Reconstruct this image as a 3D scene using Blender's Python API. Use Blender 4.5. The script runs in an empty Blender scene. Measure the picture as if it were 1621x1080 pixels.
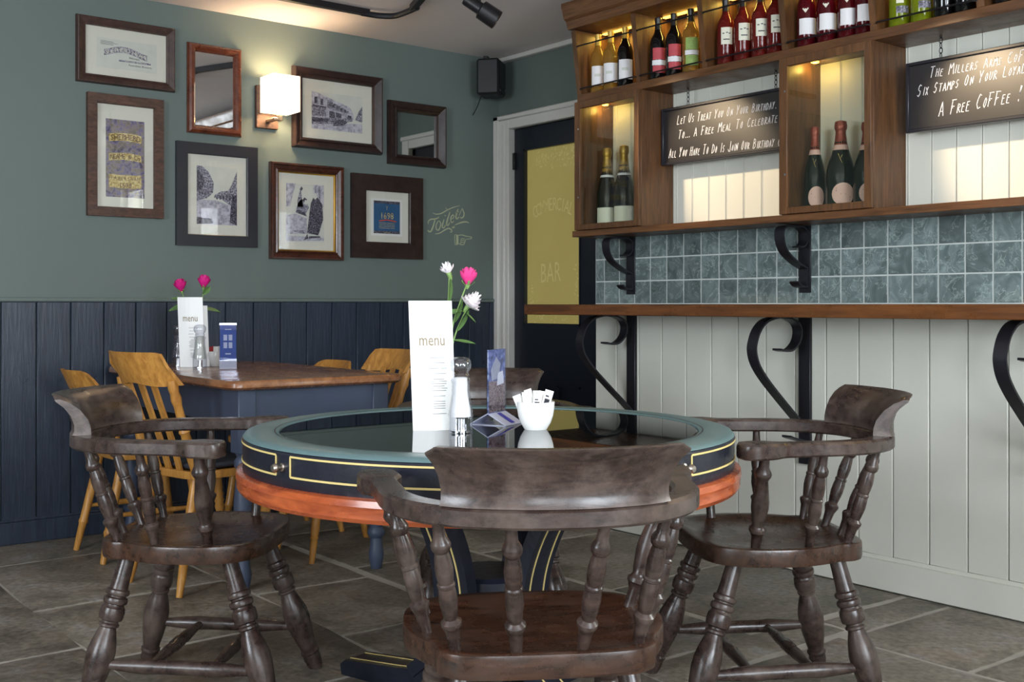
import bpy, bmesh, math, random
from math import sin, cos, pi, radians
from mathutils import Vector, Matrix
random.seed(7)
SC = bpy.context.scene
COL = SC.collection
# ------------------------------------------------------------------ camera, light, exposure
EYE, FOC = 1.08, 1777.0
cd = bpy.data.cameras.new('camera'); cam = bpy.data.objects.new('camera', cd); COL.objects.link(cam)
cd.lens = FOC / 1621 * 36; cd.sensor_width = 36; cd.shift_y = -58 / 1621; cd.clip_start = .05
cam.location = (0, 0, EYE); cam.rotation_euler = (pi / 2, 0, -math.atan2(.6215, .7834))
SC.camera = cam
SC.view_settings.view_transform = 'Standard'; SC.view_settings.look = 'None'
SC.view_settings.gamma = 1; SC.view_settings.use_curve_mapping = False
SC.view_settings.exposure = 1.12
w = bpy.data.worlds.new('world'); SC.world = w; w.use_nodes = True
w.node_tree.nodes['Background'].inputs[0].default_value = (.75, .88, 1, 1)
w.node_tree.nodes['Background'].inputs[1].default_value = 1.0

def area(name, loc, target, sx, sy, power, col):
    l = bpy.data.lights.new(name, 'AREA'); l.shape = 'RECTANGLE'; l.size = sx; l.size_y = sy; l.energy = power; l.color = col
    o = bpy.data.objects.new(name, l); COL.objects.link(o); o.location = loc
    o.rotation_euler = (Vector(target) - Vector(loc)).to_track_quat('-Z', 'Y').to_euler()
    return o
DAY = (.86, .93, 1.0)
area('window_daylight', (1.1, -2.30, 1.55), (1.1, 0, 1.5), 1.5, 1.4, 78, DAY)
area('window_daylight', (-1.2, -2.30, 1.55), (-1.2, 0, 1.5), 1.3, 1.4, 46, DAY)
area('window_daylight', (-2.6, 1.6, 1.55), (0, 1.6, 1.5), 1.5, 1.4, 60, DAY)
area('window_daylight', (3.95, .45, 1.75), (0, .45, 1.72), .95, .8, 26, (.95, 1, .97))

# room axes from camera axes: r to the right of the lens, q away from it
def XY(r, q): return (.7834 * r + .6215 * q, -.6215 * r + .7834 * q)
def on_back(px, py, Y=5.362):
    t = (px - 810.5) / FOC; q = Y / (-.6215 * t + .7834)
    return ((.7834 * t + .6215) * q, EYE + (482 - py) / FOC * q)
def on_right(px, py, X=3.731):
    t = (px - 810.5) / FOC; q = X / (.7834 * t + .6215)
    return ((-.6215 * t + .7834) * q, EYE + (482 - py) / FOC * q)
on_across = on_back

# ------------------------------------------------------------------ materials
M = {}
def srgb(h):
    h = h.lstrip('#'); v = [int(h[i:i + 2], 16) / 255 for i in (0, 2, 4)]
    return tuple(x / 12.92 if x <= .04045 else ((x + .055) / 1.055) ** 2.4 for x in v) + (1,)
def base(name):
    m = bpy.data.materials.new(name); m.use_nodes = True; nt = m.node_tree
    M[name] = m
    return m, nt, nt.nodes['Principled BSDF']
def plain(name, c, rough=.5, metal=0, noise=.12, scale=12, bump=0, bscale=60, emit=0, ecol=None, coat=0, trans=0, ior=1.5, spec=.5):
    m, nt, b = base(name); c = srgb(c) if isinstance(c, str) else c
    N, L = nt.nodes, nt.links
    b.inputs['Roughness'].default_value = rough; b.inputs['Metallic'].default_value = metal
    b.inputs['IOR'].default_value = ior; b.inputs['Specular IOR Level'].default_value = spec
    if coat: b.inputs['Coat Weight'].default_value = coat; b.inputs['Coat Roughness'].default_value = .08
    if trans: b.inputs['Transmission Weight'].default_value = trans
    if emit: b.inputs['Emission Color'].default_value = srgb(ecol) if ecol else c; b.inputs['Emission Strength'].default_value = emit
    b.inputs['Base Color'].default_value = c
    tc = N.new('ShaderNodeTexCoord')
    if noise:
        n = N.new('ShaderNodeTexNoise'); n.inputs['Scale'].default_value = scale; n.inputs['Detail'].default_value = 5
        L.new(tc.outputs['Object'], n.inputs['Vector'])
        mx = N.new('ShaderNodeMix'); mx.data_type = 'RGBA'
        mx.inputs[6].default_value = tuple(x * (1 - noise) for x in c[:3]) + (1,)
        mx.inputs[7].default_value = tuple(min(1, x * (1 + noise)) for x in c[:3]) + (1,)
        L.new(n.outputs['Fac'], mx.inputs[0]); L.new(mx.outputs[2], b.inputs['Base Color'])
    if bump:
        n2 = N.new('ShaderNodeTexNoise'); n2.inputs['Scale'].default_value = bscale; n2.inputs['Detail'].default_value = 4
        L.new(tc.outputs['Object'], n2.inputs['Vector'])
        bp = N.new('ShaderNodeBump'); bp.inputs['Strength'].default_value = bump; bp.inputs['Distance'].default_value = .004
        L.new(n2.outputs['Fac'], bp.inputs['Height']); L.new(bp.outputs[0], b.inputs['Normal'])
    return m
def wood(name, dark, light, rough=.4, stretch=(1, 14, 14), scale=6, wear_highlight=None, bump=.15, coat=0, rnd=.15, hi=.7):
    m, nt, b = base(name); N, L = nt.nodes, nt.links
    tc = N.new('ShaderNodeTexCoord'); mp = N.new('ShaderNodeMapping'); mp.inputs['Scale'].default_value = stretch
    L.new(tc.outputs['Object'], mp.inputs['Vector'])
    n = N.new('ShaderNodeTexNoise'); n.inputs['Scale'].default_value = scale; n.inputs['Detail'].default_value = 8; n.inputs['Roughness'].default_value = .65
    n.inputs['Distortion'].default_value = .6
    L.new(mp.outputs[0], n.inputs['Vector'])
    r = N.new('ShaderNodeValToRGB'); r.color_ramp.elements[0].position = .3; r.color_ramp.elements[1].position = hi
    r.color_ramp.elements[0].color = srgb(dark); r.color_ramp.elements[1].color = srgb(light)
    L.new(n.outputs['Fac'], r.inputs[0]); out = r.outputs[0]
    n3 = N.new('ShaderNodeTexNoise'); n3.inputs['Scale'].default_value = 9; n3.inputs['Detail'].default_value = 6; n3.inputs['Roughness'].default_value = .7
    L.new(tc.outputs['Object'], n3.inputs['Vector'])
    if wear_highlight:
        r2 = N.new('ShaderNodeValToRGB'); r2.color_ramp.elements[0].position = .48; r2.color_ramp.elements[1].position = .72
        L.new(n3.outputs['Fac'], r2.inputs[0])
        mx = N.new('ShaderNodeMix'); mx.data_type = 'RGBA'; L.new(r2.outputs[0], mx.inputs[0]); L.new(out, mx.inputs[6]); mx.inputs[7].default_value = srgb(wear_highlight)
        out = mx.outputs[2]
    if wear_highlight:
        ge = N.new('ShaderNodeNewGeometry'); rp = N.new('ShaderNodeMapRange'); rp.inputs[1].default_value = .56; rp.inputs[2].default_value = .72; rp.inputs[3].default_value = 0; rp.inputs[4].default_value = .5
        L.new(ge.outputs['Pointiness'], rp.inputs[0]); me_ = N.new('ShaderNodeMix'); me_.data_type = 'RGBA'; L.new(rp.outputs[0], me_.inputs[0]); L.new(out, me_.inputs[6]); me_.inputs[7].default_value = srgb('#8f8178'); out = me_.outputs[2]  # convex edges lightened: wear together with edge highlights painted into the colour
    oi = N.new('ShaderNodeObjectInfo'); mr = N.new('ShaderNodeMapRange'); mr.inputs[3].default_value = 1 - rnd; mr.inputs[4].default_value = 1 + rnd
    L.new(oi.outputs['Random'], mr.inputs[0])
    hs = N.new('ShaderNodeHueSaturation'); L.new(mr.outputs[0], hs.inputs['Value']); L.new(out, hs.inputs['Color'])
    L.new(hs.outputs[0], b.inputs['Base Color'])
    rr = N.new('ShaderNodeMapRange'); rr.inputs[1].default_value = .3; rr.inputs[2].default_value = .7; rr.inputs[3].default_value = rough * .75; rr.inputs[4].default_value = rough * 1.3
    L.new(n3.outputs['Fac'], rr.inputs[0]); L.new(rr.outputs[0], b.inputs['Roughness'])
    bp = N.new('ShaderNodeBump'); bp.inputs['Strength'].default_value = bump; bp.inputs['Distance'].default_value = .003
    L.new(n.outputs['Fac'], bp.inputs['Height']); L.new(bp.outputs[0], b.inputs['Normal'])
    if coat: b.inputs['Coat Weight'].default_value = coat; b.inputs['Coat Roughness'].default_value = .15
    return m
def mottle(name, cols, scale=60, rough=.7, dist=.5, detail=4):
    m, nt, b = base(name); N, L = nt.nodes, nt.links
    tc = N.new('ShaderNodeTexCoord'); n = N.new('ShaderNodeTexNoise'); n.inputs['Scale'].default_value = scale; n.inputs['Detail'].default_value = detail; n.inputs['Distortion'].default_value = dist
    L.new(tc.outputs['Object'], n.inputs['Vector'])
    r = N.new('ShaderNodeValToRGB'); e = r.color_ramp.elements; k = len(cols)
    e[0].position = .36; e[0].color = srgb(cols[0]); e[1].position = .64; e[1].color = srgb(cols[-1])
    for i, c in enumerate(cols[1:-1]): x = e.new(.36 + .28 * (i + 1) / (k - 1)); x.color = srgb(c)
    L.new(n.outputs['Fac'], r.inputs[0]); L.new(r.outputs[0], b.inputs['Base Color']); b.inputs['Roughness'].default_value = rough
def glass(name, tint=(1, 1, 1, 1), gl=1.0, ior=1.45, rough=0.0, edge=None):
    m = bpy.data.materials.new(name); m.use_nodes = True; nt = m.node_tree; N, L = nt.nodes, nt.links; M[name] = m
    N.remove(N['Principled BSDF']); out = N['Material Output']
    tr = N.new('ShaderNodeBsdfTransparent'); tr.inputs[0].default_value = tint
    gb = N.new('ShaderNodeBsdfGlossy'); gb.inputs['Roughness'].default_value = rough; gb.inputs[0].default_value = (gl, gl, gl, 1)
    lw = N.new('ShaderNodeLayerWeight'); lw.inputs[0].default_value = .5; pw = N.new('ShaderNodeMath'); pw.operation = 'POWER'; pw.inputs[1].default_value = 5; L.new(lw.outputs['Facing'], pw.inputs[0])
    f0 = ((ior - 1) / (ior + 1)) ** 2; fr = N.new('ShaderNodeMath'); fr.operation = 'MULTIPLY_ADD'; fr.inputs[1].default_value = 1 - f0; fr.inputs[2].default_value = f0; L.new(pw.outputs[0], fr.inputs[0])
    if edge:
        ec = N.new('ShaderNodeMix'); ec.data_type = 'RGBA'; ec.inputs[6].default_value = tint; ec.inputs[7].default_value = edge
        p2 = N.new('ShaderNodeMath'); p2.operation = 'POWER'; p2.inputs[1].default_value = 1.6; L.new(lw.outputs['Facing'], p2.inputs[0]); L.new(p2.outputs[0], ec.inputs[0]); L.new(ec.outputs[2], tr.inputs[0])
    mx = N.new('ShaderNodeMixShader'); L.new(fr.outputs[0], mx.inputs[0]); L.new(tr.outputs[0], mx.inputs[1]); L.new(gb.outputs[0], mx.inputs[2])
    L.new(mx.outputs[0], out.inputs[0]); return m
def stone(name):
    m, nt, b = base(name); N, L = nt.nodes, nt.links
    tc = N.new('ShaderNodeTexCoord'); oi = N.new('ShaderNodeObjectInfo')
    n = N.new('ShaderNodeTexNoise'); n.inputs['Scale'].default_value = 3.4; n.inputs['Detail'].default_value = 10; n.inputs['Roughness'].default_value = .72; n.inputs['Distortion'].default_value = .5
    n.noise_dimensions = '4D'; mw = N.new('ShaderNodeMath'); mw.operation = 'MULTIPLY'; mw.inputs[1].default_value = 31; L.new(oi.outputs['Random'], mw.inputs[0]); L.new(mw.outputs[0], n.inputs['W'])
    L.new(tc.outputs['Object'], n.inputs['Vector'])
    r = N.new('ShaderNodeValToRGB'); e = r.color_ramp.elements
    e[0].position = .28; e[0].color = srgb('#3f3a35'); e[1].position = .72; e[1].color = srgb('#aaa398')
    x = e.new(.44); x.color = srgb('#6b655a'); x = e.new(.53); x.color = srgb('#7f776b'); x = e.new(.62); x.color = srgb('#86827e')
    L.new(n.outputs['Fac'], r.inputs[0])
    n2 = N.new('ShaderNodeTexNoise'); n2.inputs['Scale'].default_value = 45; n2.inputs['Detail'].default_value = 6; L.new(tc.outputs['Object'], n2.inputs['Vector'])
    mx = N.new('ShaderNodeMix'); mx.data_type = 'RGBA'; mx.blend_type = 'OVERLAY'; mx.inputs[0].default_value = .8
    L.new(r.outputs[0], mx.inputs[6]); L.new(n2.outputs['Fac'], mx.inputs[7])
    mr = N.new('ShaderNodeMapRange'); mr.inputs[3].default_value = .78; mr.inputs[4].default_value = 1.22; L.new(oi.outputs['Random'], mr.inputs[0])
    hs = N.new('ShaderNodeHueSaturation'); n5 = N.new('ShaderNodeTexNoise'); n5.inputs['Scale'].default_value = 1.7; n5.inputs['Detail'].default_value = 7; n5.inputs['Roughness'].default_value = .7; L.new(tc.outputs['Object'], n5.inputs['Vector']); n5.noise_dimensions = '4D'; L.new(mw.outputs[0], n5.inputs['W'])
    r5 = N.new('ShaderNodeMapRange'); r5.inputs[1].default_value = .56; r5.inputs[2].default_value = .72; r5.inputs[4].default_value = .55; L.new(n5.outputs['Fac'], r5.inputs[0])
    m5 = N.new('ShaderNodeMix'); m5.data_type = 'RGBA'; L.new(r5.outputs[0], m5.inputs[0]); L.new(mx.outputs[2], m5.inputs[6]); m5.inputs[7].default_value = srgb('#8b6c50')
    L.new(mr.outputs[0], hs.inputs['Value']); L.new(m5.outputs[2], hs.inputs['Color']); L.new(hs.outputs[0], b.inputs['Base Color'])
    b.inputs['Roughness'].default_value = .48
    rr = N.new('ShaderNodeMapRange'); rr.inputs[3].default_value = .3; rr.inputs[4].default_value = .75; L.new(n.outputs['Fac'], rr.inputs[0]); L.new(rr.outputs[0], b.inputs['Roughness'])
    ad = N.new('ShaderNodeMath'); ad.operation = 'MULTIPLY_ADD'; ad.inputs[1].default_value = .25; L.new(n2.outputs['Fac'], ad.inputs[0]); L.new(n.outputs['Fac'], ad.inputs[2])
    bp = N.new('ShaderNodeBump'); bp.inputs['Strength'].default_value = .8; bp.inputs['Distance'].default_value = .012
    L.new(ad.outputs[0], bp.inputs['Height']); L.new(bp.outputs[0], b.inputs['Normal'])
def marble(name):
    m, nt, b = base(name); N, L = nt.nodes, nt.links
    tc = N.new('ShaderNodeTexCoord'); oi = N.new('ShaderNodeObjectInfo')
    ad = N.new('ShaderNodeVectorMath'); ad.operation = 'ADD'; cmb = N.new('ShaderNodeCombineXYZ')
    mu = N.new('ShaderNodeMath'); mu.operation = 'MULTIPLY'; mu.inputs[1].default_value = 40; L.new(oi.outputs['Random'], mu.inputs[0])
    L.new(mu.outputs[0], cmb.inputs[0]); L.new(mu.outputs[0], cmb.inputs[1]); L.new(tc.outputs['Object'], ad.inputs[0]); L.new(cmb.outputs[0], ad.inputs[1])
    n = N.new('ShaderNodeTexNoise'); n.inputs['Scale'].default_value = 14; n.inputs['Detail'].default_value = 8; n.inputs['Distortion'].default_value = 1.2; L.new(ad.outputs[0], n.inputs['Vector'])
    r = N.new('ShaderNodeValToRGB'); e = r.color_ramp.elements; e[0].position = .3; e[0].color = srgb('#4f5b5a'); e[1].position = .75; e[1].color = srgb('#82908f')
    x = e.new(.52); x.color = srgb('#667373'); L.new(n.outputs['Fac'], r.inputs[0])
    v = N.new('ShaderNodeTexVoronoi'); v.feature = 'DISTANCE_TO_EDGE'; v.inputs['Scale'].default_value = 11
    mxv = N.new('ShaderNodeMix'); mxv.data_type = 'VECTOR'; mxv.inputs[0].default_value = .25; L.new(ad.outputs[0], mxv.inputs[4]); L.new(n.outputs['Color'], mxv.inputs[5]); L.new(mxv.outputs[1], v.inputs['Vector'])
    r2 = N.new('ShaderNodeValToRGB'); r2.color_ramp.elements[0].position = .0; r2.color_ramp.elements[1].position = .035
    r2.color_ramp.elements[0].color = (.6, .6, .6, 1); r2.color_ramp.elements[1].color = (0, 0, 0, 1); L.new(v.outputs['Distance'], r2.inputs[0])
    mx = N.new('ShaderNodeMix'); mx.data_type = 'RGBA'; L.new(r2.outputs[0], mx.inputs[0]); L.new(r.outputs[0], mx.inputs[6]); mx.inputs[7].default_value = srgb('#a9b8b2')
    mr = N.new('ShaderNodeMapRange'); mr.inputs[3].default_value = .68; mr.inputs[4].default_value = 1.28; L.new(oi.outputs['Random'], mr.inputs[0])
    hs = N.new('ShaderNodeHueSaturation'); L.new(mr.outputs[0], hs.inputs['Value']); L.new(mx.outputs[2], hs.inputs['Color']); L.new(hs.outputs[0], b.inputs['Base Color'])
    b.inputs['Roughness'].default_value = .35

plain('ceiling_paint', '#dfd6d4', .9, noise=.04, scale=3, bump=.1, bscale=8)
plain('green_paint', '#626e69', .62, noise=.07, scale=2.2, bump=.25, bscale=14)
wood('navy_paint', '#1c2432', '#323c4c', .36, (16, 16, 1.2), 4, bump=.5, rnd=.12, hi=.75)
plain('navy_table', '#3e485c', .45, noise=.1, scale=8)
plain('cream_paint', '#d0d0c5', .5, noise=.04, scale=4, bump=.08)
plain('white_trim', '#cac8c3', .5, noise=.06, scale=8, bump=.15)
plain('door_paint', '#10151f', .35, noise=.2, scale=9)
plain('grout', '#aaa59a', .9, noise=.3, scale=14, bump=.5, bscale=80)
plain('tile_grout', '#c2c8c4', .8, noise=.1)
stone('flagstone'); marble('slate_tile')
wood('dark_wood', '#16100f', '#45352f', .29, (2, 12, 12), 5, wear_highlight='#584b44', bump=.14, rnd=.08)
wood('dark_seat', '#150e0b', '#4a3022', .27, (2.5, 14, 14), 4, wear_highlight='#40322a', bump=.15, rnd=.06)
wood('oak', '#935f26', '#c89146', .38, (10, 10, 1.5), 5, bump=.1, rnd=.1)
wood('table_wood', '#6b4128', '#9a6a44', .25, (9, 1.2, 9), 4, bump=.08, coat=.3)
wood('shelf_wood', '#422a17', '#6f4a2b', .42, (14, 14, 1.4), 4, bump=.15)
wood('shelf_wood_long', '#452a17', '#734c2c', .4, (14, 1.2, 14), 4, bump=.15)
wood('counter_wood', '#4a2a12', '#784822', .3, (12, 1, 12), 4, bump=.08, coat=.3)
wood('orange_wood', '#82361b', '#b45a2e', .25, (3, 3, 14), 4, bump=.05, coat=.4)
wood('frame_brown', '#2c1c18', '#4a342d', .4, (5, 5, 5), 6, bump=.2)
wood('frame_rustic', '#2c1d18', '#5c3e2f', .6, (5, 14, 14), 6, bump=.3)
wood('frame_red', '#4c2010', '#7a3d24', .28, (8, 8, 8), 3, bump=.05, coat=.4)
wood('frame_maroon', '#26120d', '#512a1c', .3, (6, 6, 6), 5, bump=.1, coat=.3)
wood('frame_dark', '#1c1211', '#35231f', .4, (6, 6, 6), 5, bump=.1)
plain('frame_black', '#23232a', .35, noise=.1)
plain('gilt', '#b98f3e', .35, metal=.8, noise=.1)
plain('gold_line', '#d6c07c', .5, noise=.1)
plain('mount_card', '#cfcdc0', .8, noise=.02)
plain('paper', '#d9d9d4', .7, noise=.01)
plain('white_card', '#f4f4f2', .5, noise=0)
plain('china', '#f6f6f4', .18, noise=0)
plain('ink', '#25252e', .7, noise=0)
plain('ink_grey', '#8a8a90', .7, noise=0)
plain('ink_faint', '#8f8e8c', .7, noise=0)
plain('menu_gold', '#8a7a5c', .6, noise=0)
mottle('print_grey', ['#8a8894', '#a9a7b2', '#bcbac4'], 60)
mottle('print_mid', ['#3e3a46', '#7a7784', '#b0aeb8'], 130, detail=6)
mottle('print_dark', ['#1f1c26', '#45414e', '#7a7682'], 150, detail=6)
plain('print_pale', '#c4c6bd', .7, noise=.12, scale=25)
mottle('label_purple', ['#4c4454', '#70688a', '#857a72', '#6b625a'], 45, detail=7)
mottle('label_gold', ['#8a7440', '#b8a05a', '#cfc08a'], 90)
plain('label_rust', '#43211a', .7, noise=.2)
plain('label_blue', '#27547c', .6, noise=.15, scale=20)
plain('label_red', '#c2482c', .6, noise=.1)
plain('black_metal', '#1f1d20', .4, metal=.3, noise=.1, bump=.1)
plain('iron', '#26252b', .42, metal=.4, noise=.15, scale=20, bump=.2)
plain('black_plastic', '#15161b', .45, noise=.05)
plain('chalk_black', '#1c1a1d', .34, noise=.1, scale=5, spec=.9)
plain('chalk', '#e6e4e6', .8, noise=.1, scale=80)
plain('wall_lettering', '#a3a98c', .7, noise=.15, scale=60)
plain('leather_green', '#5c7678', .36, noise=.12, scale=8, bump=.15, bscale=90)
plain('leather_black', '#1c1f2a', .33, noise=.3, scale=16, bump=.35, bscale=50)
plain('table_glass', '#0c0f10', .015, noise=0, ior=1.6)
plain('steel', '#c9c9cc', .18, metal=1, noise=0)
plain('brushed', '#b7aea4', .3, metal=1, noise=.05)
plain('mirror', (.85, .87, .86, 1), .01, metal=1, noise=0)
plain('door_glass', '#8f8450', .3, noise=.08, scale=4, bump=.1, bscale=120, emit=.16, ecol='#b4a45c')  # emission stands in for light from behind the door
plain('door_etch', '#b3a768', .4, noise=.1, scale=60, emit=.10, ecol='#c9bd84')  # etching shares the pane's backlight as faint emission
plain('lamp_shade', '#fff2dc', .8, noise=0, emit=1.25, ecol='#ffe6c4')
plain('led', '#ffcf6a', .5, noise=0, emit=2, ecol='#ffc050')
plain('bottle_clear', '#c2a552', .06, noise=0, trans=.8, ior=1.35)
plain('bottle_dark', '#0c0a0b', .07, noise=0)
plain('bottle_green', '#0b140d', .07, noise=0)
plain('bottle_lime', '#8a9a1c', .08, noise=0, trans=.5, ior=1.35)
plain('bottle_rose', '#7d2622', .06, noise=0, trans=.55, ior=1.35)
plain('bottle_ruby', '#5c0e18', .06, noise=0, trans=.45, ior=1.35)
plain('cap_gold', '#c9a44c', .4, metal=.4, noise=.1)
plain('cap_black', '#1a1719', .35, noise=.1)
plain('foil_gold', '#a98434', .35, metal=.6, noise=.2, scale=60, bump=.4)
plain('foil_rose', '#8a3f2e', .35, metal=.4, noise=.2, scale=60, bump=.4)
plain('label_white', '#e0dfe0', .6, noise=.02)
plain('label_pink', '#d1a79a', .6, noise=.05)
plain('label_rosered', '#b3434b', .6, noise=.3, scale=60)
plain('label_green', '#8ea95c', .6, noise=.4, scale=70)
plain('label_cream', '#d8d6c4', .6, noise=.04)
plain('rose_pink', '#d4147e', .6, noise=.3, scale=60)
plain('rose_hot', '#e03a86', .6, noise=.25, scale=60)
plain('petal_white', '#f6eef2', .6, noise=.05)
plain('leaf', '#5d7f45', .5, noise=.3, scale=30)
plain('stem', '#7a9a56', .5, noise=.1)
plain('card_blue', '#1e4c97', .4, noise=.25, scale=25)
mottle('card_photo', ['#2e3a5c', '#6f7fa8', '#b9c2d8'], 55, .3)
mottle('food_photo', ['#4a2a26', '#a06a4c', '#d8c4a4', '#8a4a3c'], 130, .3)
plain('packet_red', '#b02a2c', .6, noise=.1)
plain('packet_blue', '#2b2d9a', .5, noise=0)
plain('socket_white', '#dadada', .5, noise=0)
plain('chair_pad', '#2b2d36', .8, noise=.2, scale=60)
glass('clear_glass', (.93, .95, .92, 1)); glass('picture_glass', (.98, .98, .98, 1), ior=1.4)
glass('acrylic', (.80, .82, .92, 1), ior=1.7, edge=(.6, .62, .8, 1)); plain('acrylic_edge', '#b4b7cb', .12, noise=0)
glass('mill_acrylic', (.90, .91, .94, 1), ior=1.9, rough=.04, edge=(.66, .68, .72, 1))

# ------------------------------------------------------------------ mesh helpers
class B:
    """A bmesh that shapes are added to."""
    def __init__(s): s.bm = bmesh.new(); s.mi = 0
    def _fin(s, fs):
        for f in fs: f.material_index = s.mi
    def box(s, x0, x1, y0, y1, z0, z1, bev=0, mat=None):
        r = bmesh.ops.create_cube(s.bm, size=1); vs = r['verts']
        for v in vs:
            v.co = Vector((x0 if v.co.x < 0 else x1, y0 if v.co.y < 0 else y1, z0 if v.co.z < 0 else z1))
            if mat: v.co = mat @ v.co
        es = list({e for v in vs for e in v.link_edges}); fs = {f for v in vs for f in v.link_faces}
        s._fin(fs)
        if bev: 
            r = bmesh.ops.bevel(s.bm, geom=es, offset=bev, segments=1, affect='EDGES'); s._fin(r['faces'])
        return s
    def lathe(s, prof, n=16, p0=(0, 0, 0), p1=None, cap=True, a0=0, a1=2 * pi):
        """prof: (radius, height or 0..1 along p0-p1)"""
        p0 = Vector(p0)
        if p1 is not None:
            p1 = Vector(p1); d = p1 - p0; ln = d.length; q = d.to_track_quat('Z', 'Y')
        full = abs(a1 - a0 - 2 * pi) < 1e-6; k = n if full else n + 1; rings = []
        for r, h in prof:
            ring = []
            for i in range(k):
                a = a0 + (a1 - a0) * i / n
                c = Vector((r * cos(a), r * sin(a), h if p1 is None else h * ln))
                ring.append(s.bm.verts.new(p0 + (q @ c if p1 is not None else c)))
            rings.append(ring)
        fs = []
        for A, C in zip(rings, rings[1:]):
            for i in range(n):
                j = (i + 1) % k; fs.append(s.bm.faces.new((A[i], A[j], C[j], C[i])))
        if cap and full:
            if prof[0][0] > 1e-5: fs.append(s.bm.faces.new(rings[0][::-1]))
            if prof[-1][0] > 1e-5: fs.append(s.bm.faces.new(rings[-1]))
        s._fin(fs); return s
    def sweep(s, pts, sect, up=(0, 0, 1), closed=False, cap=True):
        """sect: list of (side, up) or function(u) -> list"""
        pts = [Vector(p) for p in pts]; n = len(pts); up = Vector(up); rings = []
        for i, p in enumerate(pts):
            a = pts[(i - 1) % n] if (closed or i > 0) else p; c = pts[(i + 1) % n] if (closed or i < n - 1) else p
            t = (c - a).normalized(); sd = t.cross(up)
            if sd.length < 1e-4: sd = Vector((1, 0, 0))
            sd.normalize(); u = sd.cross(t).normalized()
            sc = sect(i / (n - 1)) if callable(sect) else sect
            rings.append([s.bm.verts.new(p + sd * x + u * y) for x, y in sc])
        fs = []; m = len(rings[0])
        for i in range(n if closed else n - 1):
            A, C = rings[i], rings[(i + 1) % n]
            for j in range(m):
                k = (j + 1) % m; fs.append(s.bm.faces.new((A[j], C[j], C[k], A[k])))
        if cap and not closed: fs += [s.bm.faces.new(rings[0]), s.bm.faces.new(rings[-1][::-1])]
        s._fin(fs); return s
    def tube(s, pts, r, n=8, up=(0, 0, 1), closed=False):
        return s.sweep(pts, lambda u: [((r(u) if callable(r) else r) * cos(2 * pi * i / n), (r(u) if callable(r) else r) * sin(2 * pi * i / n)) for i in range(n)], up, closed)
    def strip(s, pts, w, th, up=(0, 0, 1)):
        return s.sweep(pts, [(-w / 2, -th / 2), (w / 2, -th / 2), (w / 2, th / 2), (-w / 2, th / 2)], up)
    def prism(s, poly, fn, d0, d1):
        """poly of (u,v); fn(u,v,d) -> point"""
        A = [s.bm.verts.new(fn(u, v, d0)) for u, v in poly]; C = [s.bm.verts.new(fn(u, v, d1)) for u, v in poly]
        n = len(poly); fs = [s.bm.faces.new(A), s.bm.faces.new(C[::-1])]
        for i in range(n):
            j = (i + 1) % n; fs.append(s.bm.faces.new((A[i], C[i], C[j], A[j])))
        s._fin(fs); return s
    def grid(s, fn, nu, nv, closed_u=False):
        V = [[s.bm.verts.new(fn(i / nu, j / nv)) for i in range(nu + (0 if closed_u else 1))] for j in range(nv + 1)]
        fs = []
        for j in range(nv):
            for i in range(nu):
                k = (i + 1) % len(V[0]); fs.append(s.bm.faces.new((V[j][i], V[j][k], V[j + 1][k], V[j + 1][i])))
        s._fin(fs); return s
    def mesh(s, name, mats, ang=40):
        bm = s.bm; bmesh.ops.recalc_face_normals(bm, faces=bm.faces)
        me = bpy.data.meshes.new(name); bm.to_mesh(me); bm.free()
        for m in (mats if isinstance(mats, (list, tuple)) else [mats]): me.materials.append(M[m])
        me.polygons.foreach_set('use_smooth', [True] * len(me.polygons)); me.set_sharp_from_angle(angle=radians(ang))
        return me
    def obj(s, name, mats, parent=None, ang=40, **kw):
        o = bpy.data.objects.new(name, s.mesh(name, mats, ang)); COL.objects.link(o)
        if parent: o.parent = parent
        for k, v in kw.items(): o[k] = v
        return o
def inst(name, me, parent=None, loc=(0, 0, 0), rot=(0, 0, 0), **kw):
    o = bpy.data.objects.new(name, me); COL.objects.link(o); o.location = loc; o.rotation_euler = rot
    if parent: o.parent = parent
    for k, v in kw.items(): o[k] = v
    return o
def thing(name, label, cat, loc=(0, 0, 0), rz=0, group=None):
    o = bpy.data.objects.new(name, None); COL.objects.link(o); o.empty_display_size = .05
    o.location = loc; o.rotation_euler = (0, 0, rz); o['label'] = label; o['category'] = cat
    if group: o['group'] = group
    return o
def tag(o, label, cat, group=None):
    o['label'] = label; o['category'] = cat
    if group: o['group'] = group
    return o
def dup(root, loc, rz, label, group=None):
    r = root.copy(); COL.objects.link(r); r.location = loc; r.rotation_euler = (0, 0, rz); r['label'] = label
    if group: r['group'] = group
    for ch in root.children:
        c = ch.copy(); COL.objects.link(c); c.parent = r
        for g in ch.children:
            d = g.copy(); COL.objects.link(d); d.parent = c
    return r
def crom(P, n=6, closed=False):
    P = [Vector(p) for p in P]; out = []; m = len(P)
    for i in range(m if closed else m - 1):
        if closed: a, b, c, d = P[(i - 1) % m], P[i], P[(i + 1) % m], P[(i + 2) % m]
        else: a, b, c, d = P[max(i - 1, 0)], P[i], P[i + 1], P[min(i + 2, m - 1)]
        for k in range(n):
            t = k / n
            out.append(.5 * ((2 * b) + (c - a) * t + (2 * a - 5 * b + 4 * c - d) * t * t + (3 * b - a - 3 * c + d) * t ** 3))
    if not closed: out.append(P[-1])
    return out
def struct(o): o['kind'] = 'structure'; return o
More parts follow.
